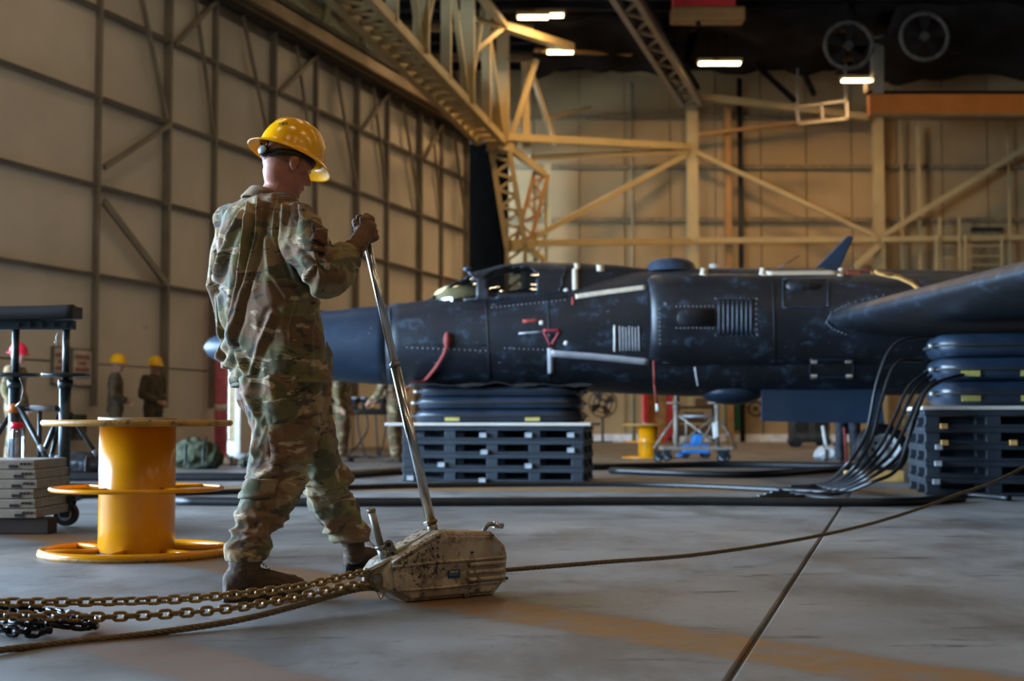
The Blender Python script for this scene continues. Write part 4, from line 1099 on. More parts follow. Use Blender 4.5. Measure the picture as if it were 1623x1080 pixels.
# ------------------------------------------------------------------ jack trestles
def caster(root, p, r, mat='rubber', fork='jack_paint'):
    w = MB().cyl(p + V(0, -.03, 0), p + V(0, .03, 0), r, n=24).build('caster_wheel', mat, root, .008)
    MB().cyl(p + V(0, -.034, 0), p + V(0, .034, 0), r * .55, n=18).build('wheel_disc', 'pallet_block', w)
    MB().cyl(p + V(0, -.038, 0), p + V(0, .038, 0), r * .2, n=10).build('hub', 'dark_steel', w)
    m = MB()
    for s in (-1, 1): m.prism([p + V(-.02, s*.042, -.02), p + V(.03, s*.042, -.02), p + V(.05, s*.042, r * 1.25), p + V(-.06, s*.042, r * 1.25)], V(0, s*.008, 0))
    m.box(p + V(0, 0, r * 1.3), (.14, .12, .03)); m.build('fork', fork, root)
def trestle(o, sx, label, far=False, mat='jack_paint'):
    """two telescopic screw posts on a wheeled base, saddle across the top; o = base point of the right post"""
    r = thing('jack_trestle', o, label, 'jack'); o = Vector(o)
    L = o + V(-.318 * sx, 0, 0)
    for i, p in enumerate((L, o)):
        MB().cyl(p + V(0,0,.18), p + V(0,0,.90), .036, n=18).build('lower_post', mat, r)
        MB().cyl(p + V(0,0,.9), p + V(0,0,1.24), .022, n=14).build('screw_post', mat, r)
        MB().cyl(p + V(0,0,.86), p + V(0,0,.91), .046, n=18).build('collar', mat, r)
        f = MB().lathe([(.05, .925), (.145, .93), (.152, .938), (.145, .95), (.05, .955)], p, n=32).build('hand_wheel', mat, r)
        for k in range(3):
            a = 2*pi*k/3 + i; MB().cyl(p + V(0,0,.94), p + V(cos(a)*.14, sin(a)*.14, .94), .012, n=8).build('spoke', mat, f)
    MB().cyl(L + V(0,0,.73), o + V(0,0,.73), .018, n=10).build('cross_tube', mat, r)
    MB().cyl(L + V(.10,0,.73), o + V(-.06,0,.73), .0195, n=10).build('white_sleeve', 'pallet_block', r)
    MB().cyl(L + V(.16,0,.33), L + V(.16,0,.73), .014, n=10).build('strut', mat, r)
    base = .22
    for a, b in ((L + V(.04,-.03,.74), o + V(.03,-.12,base+.02)), (o + V(-.03,.02,.72), L + V(0,.30,base)), (o + V(-.04,.03,.66), o + V(-.25,.40,base)), (o + V(.03,0,.70), o + V(.32,.10,base)), (L + V(-.02,0,.7), L + V(-.35,.1,base))):
        d = MB().cyl(a, b, .016, n=10).build('diagonal_leg', mat, r)
        MB().cyl(a.lerp(b, .48), a.lerp(b, .56), .0175, n=10).build('white_band', 'pallet_block', d)
    MB().box((L + o) / 2 + V(0,-.10,base), (.96, .06, .05)).build('base_beam', mat, r, .005)
    MB().box((L + o) / 2 + V(0,.40,base), (.96, .06, .05)).build('base_beam', mat, r, .005)
    for s in (L.x - .2, o.x + .2): MB().box((s, o.y + .15, base), (.06, .56, .05)).build('base_beam', mat, r, .005)
    caster(r, o + V(.05, -.10, .078), .074)
    caster(r, L + V(-.3, -.10, .078), .074); caster(r, o + V(.2, .40, .078), .074); caster(r, L + V(-.1, .40, .078), .074)
    if not far:
        MB().box((L + o) / 2 + V(-.10,0,1.255), (.62, .07, .06)).build('saddle_channel', mat, r, .005)
        m = MB(); n = 14
        rs = []
        for k in range(n + 1):
            x = lerp(L.x - .25, o.x + .068, k / n); z = 1.286 + .012 * (k / n) ** 3
            rs.append([V(x, o.y - .10, z), V(x, o.y + .10, z), V(x, o.y + .10, z + .075), V(x, o.y, z + .07), V(x, o.y - .10, z + .08)])
        m.loft(rs).build('saddle_pad', 'rubber', r)
        for i in range(5): MB().cyl(L + V(.02 + i*.075, -.036, 1.255), L + V(.02 + i*.075, -.045, 1.255), .014, n=8).build('bolt', 'dark_steel', r)
        m = MB().tube(smooth_path([o + V(-.03, -.04, 1.22), o + V(-.05, -.05, 1.17), o + V(-.035, -.05, 1.12), o + V(-.06, -.05, 1.15)], 4), .003, 5); m.build('lock_pin', 'galv_steel', r)
        m = MB().tube(smooth_path([L + V(.05, -.06, .92), L + V(.07, -.06, .85), L + V(.06, -.06, .78)], 4), .003, 5); m.cyl(L + V(.03, -.06, .74), L + V(.08, -.06, .79), .009, n=8); m.build('lock_pin', 'galv_steel', r)
        MB().cyl(L + V(0, 0, .70), L + V(0, 0, .76), .038, n=16).build('orange_band', 'crane_orange', r)
    return r
jo = fl(92, 835); jo.y += .10
trestle(jo, 1.0, 'dark green jack trestle with twin screw posts at the left edge')
jf = fl(1137, 733); trestle(jf, 2.05, 'distant grey jack trestle on casters beyond the yellow reel', True, 'door_steel')

# ------------------------------------------------------------------ stacked metal decks at the left edge
p = fl(75, 848); y0 = p.y
tag(MB().box((p.x - .55, y0 + .10, .047), (1.1, .16, .092)).build('timber_skid', 'timber', bevel=.006), 'dark timber skid under the stacked metal decks', 'timber')
z = .094
names = ['lowest', 'second lowest', 'third lowest', 'third highest', 'second highest', 'topmost']
for k in range(6):
    xr_ = at(58 - (k % 3) * 2.5, 800, y0).x; h = .054
    r = thing('metal_deck', (xr_ - .5, y0 + .3, z), names[k] + ' grey metal deck of the stack at the left edge', 'deck', 'stacked metal decks')
    MB().box((xr_ - .52, y0 + .30, z + h - .011), (1.04, .60, .02)).build('plate', 'aluminium', r, .003)
    for yy in (y0 + .012, y0 + .588): MB().box((xr_ - .52, yy, z + .021), (1.04, .022, .040)).build('edge_rail', 'aluminium', r, .003)
    MB().box((xr_ - .011, y0 + .30, z + .021), (.02, .54, .040)).build('end_rail', 'aluminium', r, .003)
    for i in range(3): MB().cyl(V(xr_ - .03 - i * .022, y0 + .002, z + .03), V(xr_ - .03 - i * .022, y0 - .004, z + .03), .008, n=8).build('end_bolt', 'dark_steel', r)
    MB().box((xr_ - .10 - .02 * (k % 2), y0 - .001, z + .016), (.05, .006, .018)).build('slot', 'plane_dark', r)
    z += h + .002
b = at(27, 700, y0 + .12); b = V(b.x, y0 + .12, z)
r = thing('water_bottle', b, 'clear plastic bottle with a red cap on the stacked metal decks', 'bottle')
MB().lathe([(.0, 0), (.036, .002), (.038, .012), (.036, .05), (.038, .06), (.036, .11), (.038, .13), (.034, .165), (.02, .185), (.02, .195)], b, n=20).build('body', 'bottle_clear', r)
MB().cyl(b + V(0,0,.178), b + V(0,0,.215), .038, .036, n=18).build('cap', 'hat_red', r)
# ------------------------------------------------------------------ people
def nz(p, sc, seed=0): return noise.noise(V(p.x * sc[0] + seed, p.y * sc[1], p.z * sc[2]))
def ridged(p, sc, seed): return 1 - abs(nz(p, sc, seed)) * 2
def ell_ring(c, ax, ay, a, b, n=36, e=1.0):
    f = lambda c_: math.copysign(abs(c_) ** e, c_)
    return [c + ax * a * f(cos(2*pi*k/n)) + ay * b * f(sin(2*pi*k/n)) for k in range(n)]
def head_into(m, c, f, r, u, s=1.0):
    E = lambda of, orr, ou, rf, rr_, ru: m.ell(c + (f*of + r*orr + u*ou) * s, (rf*s, rr_*s, ru*s), (f, r, u), 24, 16)
    E(-.005, 0, .012, .100, .078, .104)            # skull
    E(.028, 0, -.060, .066, .060, .074)            # face
    E(.010, 0, -.085, .058, .054, .046)            # jaw
    E(.070, 0, -.108, .026, .024, .020)            # chin
    E(.082, 0, .016, .018, .050, .016)             # brow
    m.chain([c + (f*.088 - u*.002) * s, c + (f*.110 - u*.040) * s], [.009*s, .0135*s], 12)
    for k in (-1, 1):
        E(.100, k*.011, -.046, .010, .009, .007)   # nostril wings
        E(.060, k*.040, -.038, .026, .020, .026)   # cheek
        m.ell(c + (f*-.006 + r*k*.079 - u*.016) * s, (.019*s, .009*s, .033*s), ((f*.96 + r*k*-.0 - u*.1).normalized(), (r*k + f*-.35).normalized(), u), 14, 10)   # ear
        m.ell(c + (f*.002 + r*k*.080 - u*.044) * s, (.009*s, .007*s, .010*s), (f, r, u), 10, 8)
    E(.088, 0, -.070, .012, .022, .007); E(.086, 0, -.084, .012, .020, .008)   # lips
def face_parts(par, c, f, r, u, s=1.0):
    for k in (-1, 1):
        o = c + (f*.079 + r*k*.031 - u*.008) * s
        e = MB().ell(o, (.012*s, .013*s, .010*s), (f, r, u), 12, 8).build('eye', 'eye_white', par)
        MB().ell(o + f*.009*s, (.005*s, .006*s, .006*s), (f, r, u), 10, 6).build('iris', 'eye_dark', e)
        MB().ell(o + (f*.007 + u*.018) * s, (.006*s, .020*s, .0045*s), (f, r, u), 10, 6).build('eyebrow', 'hair', par)
    MB().ell(c + (f*.093 - u*.077) * s, (.007*s, .021*s, .0025*s), (f, r, u), 10, 6).build('lip_line', 'lip', par)
def hard_hat(par, c, f, r, u, mat, hi=True, s=1.0):
    """c: centre of the brim plane"""
    nt, ns = (72, 26) if hi else (28, 10); m = MB(); rings = []
    for j in range(ns + 1):
        t = j / ns; ring_ = []
        for k in range(nt):
            a = 2*pi*k/nt; cf, cr = cos(a), sin(a)
            if t < .74:                               # dome
                w = t / .74 * pi / 2
                rf = .132 * sin(w) ** .92; rr_ = .112 * sin(w) ** .92; z = .142 * cos(w) ** .88 if w < pi/2 - 1e-6 else 0
                x, y = rf*cf, rr_*cr
                rg = max(0, 1 - (y/.016)**2) * .006 + max(0, 1 - ((abs(y)-.046)/.011)**2) * .004
                z += rg * min(1, (z/.03)) * (1 if abs(x) < .105 else .3)
            else:                                     # brim
                q = (t - .74) / .26; ext = .036 + .008 * max(0, cf) + .006 * max(0, -cf)
                rf = .132 + ext * q; rr_ = .112 + ext * .82 * q; z = -.010 * q - .008 * q * q * (1 + .6 * max(0, cf)) + .002 * sin(q * pi)
                x, y = rf*cf, rr_*cr
            ring_.append(c + (f*x + r*y + u*z) * s)
        rings.append(ring_)
    m.loft(rings, False); o = m.build('hard_hat', mat, par)
    bm = bmesh.new(); bm.from_mesh(o.data); bmesh.ops.remove_doubles(bm, verts=bm.verts, dist=.0004); bmesh.ops.recalc_face_normals(bm, faces=bm.faces); bm.to_mesh(o.data); bm.free()
    sd = o.modifiers.new('s', 'SOLIDIFY'); sd.thickness = .0035 * s; sd.offset = -1
    return o
def glove_hand(wrist, d, back, side, L=.19, curl=.25, s=1.0, grip=None):
    """relaxed hand: d along the fingers, back = back of the hand, side = towards the thumb"""
    m = MB(); w = .042 * s
    kn = wrist + d * .095 * s
    m.loft([ell_ring(wrist + d*t*.1*s - d*.012*s, side, back, ww*s, bb*s, 20) for t, ww, bb in ((0, .027, .021), (.35, .036, .020), (.75, .043, .018), (1.05, .041, .014))])
    for i, ln in enumerate((.070, .080, .074, .058)):
        b = kn + side * (.031 - .0205 * i) * s - d * (.004 * abs(i - 1)) * s
        a1 = curl + .06 * i; pts = [b - d * .02 * s]; p = b; ang = a1
        for seg in (.46, .32, .24):
            pts.append(p); dirn = d * cos(ang) - back * sin(ang); p = p + dirn * ln * seg * s; ang += a1 * 1.1
        pts.append(p); m.chain(pts, [.0105*s, .0105*s, .0098*s, .009*s, .0082*s], 10)
    tb = wrist + d * .03 * s + side * .034 * s
    m.chain([tb, tb + (d*.035 + side*.020 - back*.012)*s, tb + (d*.066 + side*.022 - back*.024)*s], [.0145*s, .012*s, .010*s], 10)
    return m
def boot(par, heel, toe, ankle, top, s=1.0, hi=True):
    """heel, toe: ground points; ankle and top: shaft centre line"""
    f = (toe - heel); L = f.length; f.normalize(); r = f.cross(V(0,0,1)).normalized(); U = V(0,0,1); m = MB()
    P = lambda a, z: heel + f * L * a + U * z * s
    k = L / .30
    secs = [(.02, .040, .026, .036), (.12, .052, .033, .052), (.30, .052, .036, .054), (.45, .048, .039, .050), (.60, .041, .045, .043), (.75, .035, .049, .037), (.88, .030, .046, .033), (.97, .023, .032, .024), (1.0, .020, .018, .016)]
    m.loft([ell_ring(P(a, .022 + h * .9), r, U, w * k, hh * k, 22, .8) for a, h, w, hh in secs])
    m.chain([P(.17, .075), ankle, top], [.050*k, .051*k, .060*k], 18)
    m.chain([P(.40, .065), ankle * .65 + P(.30, .11) * .35], [.036*k, .042*k], 14)
    me = union(m, .006 if hi else .016, 3, (lambda p, n: .003 * ridged(p, (30, 30, 60), 4)) if hi else None)
    b = link('boot', me, 'boot_suede', par)
    out = []
    for a in [0, .05, .2, .4, .55, .7, .85, .96, 1.0]:
        w = {0: .022, .05: .032, .2: .038, .4: .036, .55: .044, .7: .050, .85: .046, .96: .030, 1.0: .014}[a]; out.append((a, w * k))
    poly = [heel + f * L * (a * 1.03 - .015) + r * w for a, w in out] + [heel + f * L * (a * 1.03 - .015) - r * w for a, w in reversed(out)]
    MB().prism([V(p.x, p.y, .001) for p in poly], V(0, 0, .030 * s)).build('sole', 'boot_sole', b, .004)
    if hi:
        lm = MB(); a0 = P(.52, .108); a1 = (ankle + f * .048 * k) ; a2 = top + f * .05 * k
        ps = smooth_path([P(.58, .100), P(.47, .124), P(.40, .150)], 6); 
        for i in range(1, len(ps) - 1, 2):
            p = ps[i]; e = .024 if i % 4 else -.024
            lm.tube([p - r * .026 + f*.002, p + f * .012, p + r * .026 + f*.002], .0032, 6)
        lm.build('lace', 'lace', b)
    return b

# ---- the worker -----------------------------------------------------------------
fw = V(.64, .77, 0).normalized(); rt = V(fw.y, -fw.x, 0); UP = V(0, 0, 1)
hf = V(.76, .55, -.36).normalized(); hr = V(hf.y, -hf.x, 0).normalized(); hu = hr.cross(hf).normalized()
D = 5.42
HC = at(456, 256, D)
neck_b = at(440, 308, D)
R_sh, R_el, R_wr = at(470, 352, 5.28), at(516, 440, 5.16), at(559, 397, 5.31)
L_sh, L_el, L_wr = at(366, 352, 5.55), at(354, 452, 5.62), at(383, 596, 5.68)
R_hip, R_kn, R_an = at(437, 612, 5.40), at(430, 755, 5.27), at(386, 898, 5.20)
L_hip, L_kn, L_an = at(472, 612, 5.50), at(520, 752, 5.68), at(563, 866, 5.86)
# body: one continuous figure under the clothes
m = MB(); head_into(m, HC, hf, hr, hu)
m.chain([HC - hf*.022 - hu*.055, neck_b.lerp(HC, .35), neck_b - UP*.03], [.059, .060, .068], 22)
tor = [(at(428, 335, D), .17, .085), (at(424, 400, D), .165, .10), (at(430, 480, D), .15, .10), (at(440, 560, D), .155, .105), (at(450, 610, D), .16, .11)]
m.loft([ell_ring(c, rt, fw, a, b, 24) for c, a, b in tor])
m.chain([at(428, 335, D), neck_b], [.09, .065]); m.chain([R_sh, at(428, 338, D)], [.062, .08]); m.chain([L_sh, at(428, 338, D)], [.055, .08])
m.chain([R_sh, R_el, R_wr.lerp(R_el, .45), R_wr], [.052, .042, .040, .0285], 18); m.chain([L_sh, L_el, L_wr], [.045, .038, .028], 16)
m.chain([R_hip, R_kn, R_kn.lerp(R_an, .4), R_an], [.075, .055, .048, .030], 18); m.chain([L_hip, L_kn, L_kn.lerp(L_an, .4), L_kn.lerp(L_an, .8)], [.085, .058, .046, .030], 18)
person = link('person', union(m, .0055, 3), 'skin', org=(at(440, 600, D).x, D, 0))
tag(person, 'worker in camouflage uniform and yellow hard hat pulling the winch lever', 'person')
face_parts(person, HC, hf, hr, hu)
# cropped hair on the back of the head
hm = MB(); vs = []; fs = []; na, nb = 40, 16
for i in range(na + 1):
    for j in range(nb + 1):
        a = lerp(radians(75), radians(285), i / na); e = lerp(radians(-30), radians(75), j / nb)
        if j == 0: e += radians(10) * abs(cos(a * 1.5))
        vs.append(HC + hf*(-.005 + .1015*cos(e)*cos(a)) + hr*(.0795*cos(e)*sin(a)) + hu*(.012 + .1055*sin(e)))
for i in range(na):
    for j in range(nb): a = i*(nb+1)+j; fs.append((a, a+nb+1, a+nb+2, a+1))
t = NT('hair_short'); x = t.mix(t.step(t.noise(240, 2), .4, .6), lin(150, 96, 70), lin(122, 78, 56)); t.col(x); t.set(.8)
hm.add(vs, fs, True); hm.build('hair', 'hair_short', person)
# hard hat
hc = HC + hu * .028 + hf * .004
hat = hard_hat(person, hc, hf, hr, hu, 'hat_yellow'); tag(hat, 'shiny yellow full-brim hard hat')
tc = at(449, 197, D - .11); best = min((v.co + ORG[person.name] for v in hat.data.vertices), key=lambda p: (topix(p)[0]-450)**2 + (topix(p)[1]-198)**2 + (1e6 if (p - hc).dot(hr) < 0 else 0))
nn = ((best - hc).dot(hf) / .132**2 * hf + (best - hc).dot(hr) / .112**2 * hr + (best - hc).dot(hu) / .142**2 * hu).normalized()
tx = (hf * .95 + hr * .1); tx = (tx - nn * tx.dot(nn)).normalized(); ty = nn.cross(tx)
link('lettering', text_mb('SER', .024, best + nn * .0022, tx, ty, .0004), 'ink', hat)
# suspension band and ratchet knob
pts = []
for k in range(30):
    a = lerp(radians(35), radians(325), k / 29); back = max(0, -cos(a))
    pts.append(hc + hf*(.107*cos(a)) + hr*(.0885*sin(a)) + hu*(-.010 - .030*back))
bm_ = MB(); N = len(pts)
bm_.add([p - hu*.017*(.5+.5*max(0,-cos(lerp(radians(35), radians(325), k/29)))) for k, p in enumerate(pts)] + [p + hu*.013 for p in pts], [(k, k+1, N+k+1, N+k) for k in range(N-1)], True)
o = bm_.build('head_band', 'strap_black', hat); s = o.modifiers.new('s', 'SOLIDIFY'); s.thickness = .004
kc = hc - hf*.113 - hu*.040 + hr*.012; kd = (-hf*.86 + hr*.5).normalized()
kx = kd.cross(hu).normalized(); kax = (kx, kd.cross(kx), kd)
kb = MB().lathe([(0, .012), (.0195, .012), (.0215, .008), (.0215, -.012), (.015, -.014)], kc, kax, 28).build('ratchet_knob', 'strap_black', hat)
MB().lathe([(0, .0165), (.012, .016), (.0175, .013), (.018, .011)], kc, kax, 28).build('knob_face', 'knob_silver', kb)
for sgn in (-.03, .03): MB().cyl(kc + hr*sgn*.4 + hu*.012, hc - hf*.118 + hr*sgn - hu*.004, .004, n=6).build('strap', 'strap_black', hat)

# jacket
JS = [(307, 430, 30, .75), (314, 426, 44, .72), (326, 422, 58, .68), (341, 420, 70, .64), (360, 420, 77, .62), (400, 418, 80, .62), (450, 422, 81, .64), (490, 428, 81, .66), (540, 434, 81, .68), (585, 441, 80, .70), (608, 444, 80, .70)]
def jring(y, cx, hw, ratio, k=1.0, n=44):
    c = at(cx, y, D); a = hw * k / F * D / sqrt(rt.x**2 + (fw.x * ratio)**2)
    return ell_ring(c, rt, fw, a, a * ratio, n, .95)
m = MB(); m.loft([jring(*j) for j in JS])
m.chain([R_sh + V(.0,0,-.005), R_sh.lerp(R_el, .5) - V(.004,0,0), R_el], [.078, .083, .080], 22)
m.chain([R_sh, at(426, 352, D)], [.072, .085], 20)
ce = R_el.lerp(R_wr, .60)
m.chain([R_el, R_el.lerp(R_wr, .3), ce], [.080, .080, .066], 22)
m.chain([L_sh + V(.01,0,-.01), L_sh.lerp(L_el, .5), L_el, L_el.lerp(L_wr, .5), L_wr.lerp(L_el, .12)], [.066, .066, .064, .058, .050], 20)
m.chain([L_sh, at(415, 352, D)], [.066, .085], 20)
FOLDS = [([(396, 326), (392, 380), (384, 440), (366, 510), (354, 570), (352, 606)], .030, .0085), ([(413, 322), (407, 380), (398, 420), (381, 480), (368, 530), (362, 580)], .028, .008), ([(388, 332), (368, 368), (352, 405), (344, 445)], .022, .009),
         ([(432, 500), (412, 545), (392, 606)], .016, .012), ([(372, 556), (384, 586), (392, 612)], .016, .009), ([(441, 316), (436, 340), (433, 372)], .009, .005), ([(472, 470), (458, 520), (464, 600)], .006, .004), ([(346, 470), (350, 520), (360, 590)], .016, .009),
         ([(452, 330), (446, 380), (466, 440), (486, 470)], .014, .008), ([(420, 380), (428, 430), (452, 470)], .008, .010), ([(500, 480), (490, 530), (496, 590)], .010, .010)]
def seg_d(p, a, b):
    ax_, ay = b[0]-a[0], b[1]-a[1]; t = max(0, min(1, ((p[0]-a[0])*ax_ + (p[1]-a[1])*ay) / (ax_*ax_+ay*ay)))
    return math.hypot(p[0]-a[0]-t*ax_, p[1]-a[1]-t*ay), t
def arm_fold(p):
    """drag folds round the bent elbow"""
    q = p - (R_el + V(-.02, 0, .045)); dd = q.length
    ang = atan2(q.z, q.x)
    return .010 * sin(ang * 6 + dd * 42) * math.exp(-((dd - .065) / .04) ** 2)
def jdisp(p, n):
    d = .012 * (ridged(p, (8, 8, 3.0), 3) - .5) + .006 * (ridged(p, (17, 17, 9), 9) - .5)
    pp = topix(p)
    if n.y < .35:
        for pts, amp, wd in FOLDS:
            best = 1e9
            for a, b in zip(pts, pts[1:]):
                q, t = seg_d(pp, a, b); best = min(best, q)
            wpx = wd * 415
            if best < wpx * 4:
                d += amp * (math.exp(-(best / wpx) ** 2) - .45 * math.exp(-((best - wpx * 2.1) / wpx) ** 2))
    if (p - R_el).length < .16: d += arm_fold(p) + .006 * (ridged(p, (22, 22, 18), 5) - .5)
    if pp[1] > 596: d += .006
    return d
jk = link('jacket', union(m, .006, 4, jdisp), 'camo', person)
# collar
m = MB(); N = 40; lo = []; hi_ = []
ca = at(421, 318, D); cu = (hf * .25 + UP).normalized(); cfw = (fw - cu * fw.dot(cu)).normalized(); crt = cfw.cross(cu)
for k in range(N + 1):
    a = radians(25) + radians(310) * k / N
    q = cfw * .094 * cos(a) + crt * .088 * sin(a)
    lo.append(ca + q * 1.12 + cfw * .010 - cu * (.012 + .004 * cos(a))); hi_.append(ca + q * .98 + cfw * .022 + cu * (.030 + .006 * cos(2*a)))
m.add(lo + hi_, [(k, k+1, N+2+k, N+1+k) for k in range(N)], True)
o = m.build('collar', 'camo', jk); s = o.modifiers.new('s', 'SOLIDIFY'); s.thickness = .009
# sleeve pocket, flap and unit patch on the upper right arm
CT = {}
def on_cloth(obj, px, py, off=.004):
    """point of the cloth seen at that pixel, lifted off along its normal"""
    if obj.name not in CT: CT[obj.name] = bvh_of([obj])
    h, n = cast(CT[obj.name], px, py, 5.2); return h + n * off, n
def cloth_patch(obj, name, poly, mat, off, thick=.004, res=5, parent=None):
    """quad of four pixel corners laid on the cloth"""
    a, b, c, d_ = poly; vs = []; fs = []
    for i in range(res + 1):
        for j in range(res + 1):
            u, v = i / res, j / res
            px = (a[0]*(1-u)+b[0]*u)*(1-v) + (d_[0]*(1-u)+c[0]*u)*v; py = (a[1]*(1-u)+b[1]*u)*(1-v) + (d_[1]*(1-u)+c[1]*u)*v
            vs.append(on_cloth(obj, px, py, off)[0])
    for it in range(2):
        w_ = [q.copy() for q in vs]
        for i in range(1, res):
            for j in range(1, res):
                k = i*(res+1)+j; vs[k] = w_[k] * .4 + (w_[k-1] + w_[k+1] + w_[k-res-1] + w_[k+res+1]) * .15
    for i in range(res):
        for j in range(res): k = i*(res+1)+j; fs.append((k, k+res+1, k+res+2, k+1))
    m = MB(); m.add(vs, fs, True); o = m.build(name, mat, parent or obj); s = o.modifiers.new('s', 'SOLIDIFY'); s.thickness = thick; s.offset = 0
    return o
cloth_patch(jk, 'sleeve_pocket', [(474, 345), (512, 368), (516, 404), (475, 394)], 'camo', .008, .010, 5)
cloth_patch(jk, 'pocket_flap', [(472, 329), (511, 357), (515, 373), (474, 347)], 'camo', .016, .007, 5)
pt = cloth_patch(jk, 'unit_patch', [(491, 357), (513, 370), (513, 393), (493, 386)], 'patch_edge', .018, .004, 4)
cloth_patch(jk, 'patch_field', [(494, 360), (511, 371), (511, 391), (495, 384)], 'patch_cloth', .0205, .003, 4, pt)
pc, pn = on_cloth(jk, 503, 373, .0235)
pxv = (V(.8, -.2, -.5) - pn * V(.8, -.2, -.5).dot(pn)).normalized(); pyv = pn.cross(pxv)
MB().prism([pc + pxv*.010 + pyv*.004, pc - pxv*.010 + pyv*.004, pc - pyv*.016], pn * .002).build('patch_emblem', 'patch_thread', pt)
MB().beam(pc - pxv*.014 + pyv*.014, pc + pxv*.014 + pyv*.014, .005, .002, pn).build('patch_bar', 'patch_thread', pt)
# cuff hem and back yoke seam
MB().tube([ce + (R_wr - R_el).normalized()*.02 + (V(0,0,1).cross((R_wr - R_el).normalized()).normalized()*cos(a) + (R_wr - R_el).normalized().cross(V(0,0,1).cross((R_wr - R_el).normalized()).normalized())*sin(a))*.060 for a in [2*pi*k/24 for k in range(24)]], .007, 8, closed=True).build('cuff_hem', 'camo', jk)
m = MB(); hem = [q for q in jring(609, 444, 80, .70, 1.0, 48)]
hem = [q + V(0,0,.006) + V(0,0,-.012 * (1 - (q - at(444, 609, D)).dot(rt) / .2) * .5) for q in hem]
m.tube(hem, .0075, 6, closed=True); m.build('hem_band', 'camo', jk)
# open front edge showing at the right
q = [at(517, 540, 5.44), at(527, 560, 5.52), at(527, 600, 5.54), at(516, 606, 5.46)]
MB().prism(q, V(.0, .012, 0)).build('front_edge', 'camo', jk, .003)

# trousers
m = MB()
def leg_rings(tab, dtab):
    out = []
    for (y, cx, hw), d_ in zip(tab, dtab):
        r_ = hw / F * d_; out.append(ell_ring(at(cx, y, d_), V(1, 0, 0), V(0, 1, 0), r_, r_ * .98, 36))
    return out
RT = [(600, 442, 62), (640, 446, 57), (680, 450, 52), (710, 446, 48), (740, 441, 44), (765, 435, 43), (790, 428, 44), (810, 419, 41), (830, 409, 39), (850, 400, 36), (868, 394, 35), (880, 392, 34), (886, 392, 31)]
RD = [5.36, 5.34, 5.32, 5.31, 5.29, 5.28, 5.27, 5.26, 5.25, 5.24, 5.22, 5.21, 5.21]
LT_ = [(600, 470, 52), (640, 477, 48), (680, 487, 43), (710, 497, 40), (740, 509, 39), (765, 517, 39), (790, 521, 37), (810, 532, 36), (830, 544, 35), (845, 552, 33), (858, 557, 29)]
LD = [5.5, 5.52, 5.55, 5.59, 5.63, 5.67, 5.72, 5.76, 5.80, 5.84, 5.86]
m.loft(leg_rings(RT, RD)); m.loft(leg_rings(LT_, LD))
m.loft([ell_ring(at(445, y, D), rt, fw, .175, .135, 36) for y in (585, 600, 625)])
def tdisp(p, n):
    px, py = topix(p); d = .017 * (ridged(p, (9, 9, 5), 2) - .5)
    near = p.y < 5.42
    if near:
        k = math.exp(-((py - 850) / 30) ** 2) + .5 * math.exp(-((py - 760) / 30) ** 2)
        d += .024 * (ridged(p, (6, 6, 24), 6) - .45) * k
        d += .018 * (ridged(p, (13, 13, 6), 12) - .5) * math.exp(-((py - 690) / 45) ** 2)
        for pts, amp, wd in (([(392, 625), (410, 665), (405, 720)], .014, 5), ([(455, 690), (475, 725), (478, 760)], .012, 5), ([(430, 690), (425, 720), (438, 750)], .012, 6), ([(400, 770), (440, 740), (475, 735)], .010, 5)):
            b_ = min(seg_d((px, py), a, b)[0] for a, b in zip(pts, pts[1:])); d += amp * math.exp(-(b_ / wd) ** 2)
    else:
        k = math.exp(-((py - 765) / 28) ** 2) + math.exp(-((py - 840) / 22) ** 2)
        d += .024 * (ridged(p, (6, 6, 22), 8) - .45) * k
    d += .006 * (ridged(p, (24, 24, 20), 15) - .5)
    return d
tro = link('trousers', union(m, .0062, 4, tdisp), 'camo', person)
fl_ = cloth_patch(tro, 'cargo_pocket', [(424, 650), (500, 645), (496, 735), (430, 738)], 'camo', .010, .016, 7)
cloth_patch(tro, 'cargo_flap', [(424, 640), (503, 622), (502, 658), (434, 672)], 'camo', .024, .010, 7)
cloth_patch(tro, 'knee_patch', [(388, 762), (440, 756), (432, 790), (382, 792)], 'camo', .010, .008, 6)
# boots
boot(person, V(fl(353, 955).x, fl(353, 955).y, 0), V(fl(482, 947).x, fl(482, 947).y, 0), at(386, 908, 5.18), at(390, 872, 5.2))
hl = fl(546, 909); boot(person, V(hl.x, hl.y, 0), V(hl.x + .20, hl.y + .14, 0), at(562, 876, 5.88), at(558, 850, 5.86))
# right glove closed round the lever
m = MB()
ax_ = ld; G = LB + ld * (LL - .015)                    # grip centre on the lever axis
wv = (R_wr - G); wv = (wv - ax_ * wv.dot(ax_)).normalized()          # from lever towards the wrist side
nv = wv.cross(ax_).normalized()
if nv.y > 0: nv = -nv                                  # towards the camera: back of the hand
K = lambda a, along, out, near: G + ax_ * along + wv * out + nv * near
m.chain([R_wr.lerp(R_el, .05), R_wr.lerp(G, .30) + nv * .012, K(0, -.004, .020, .030)], [.036, .038, .034], 18)
rows = [(.036, .0115), (.012, .012), (-.012, .0115), (-.034, .0105)]
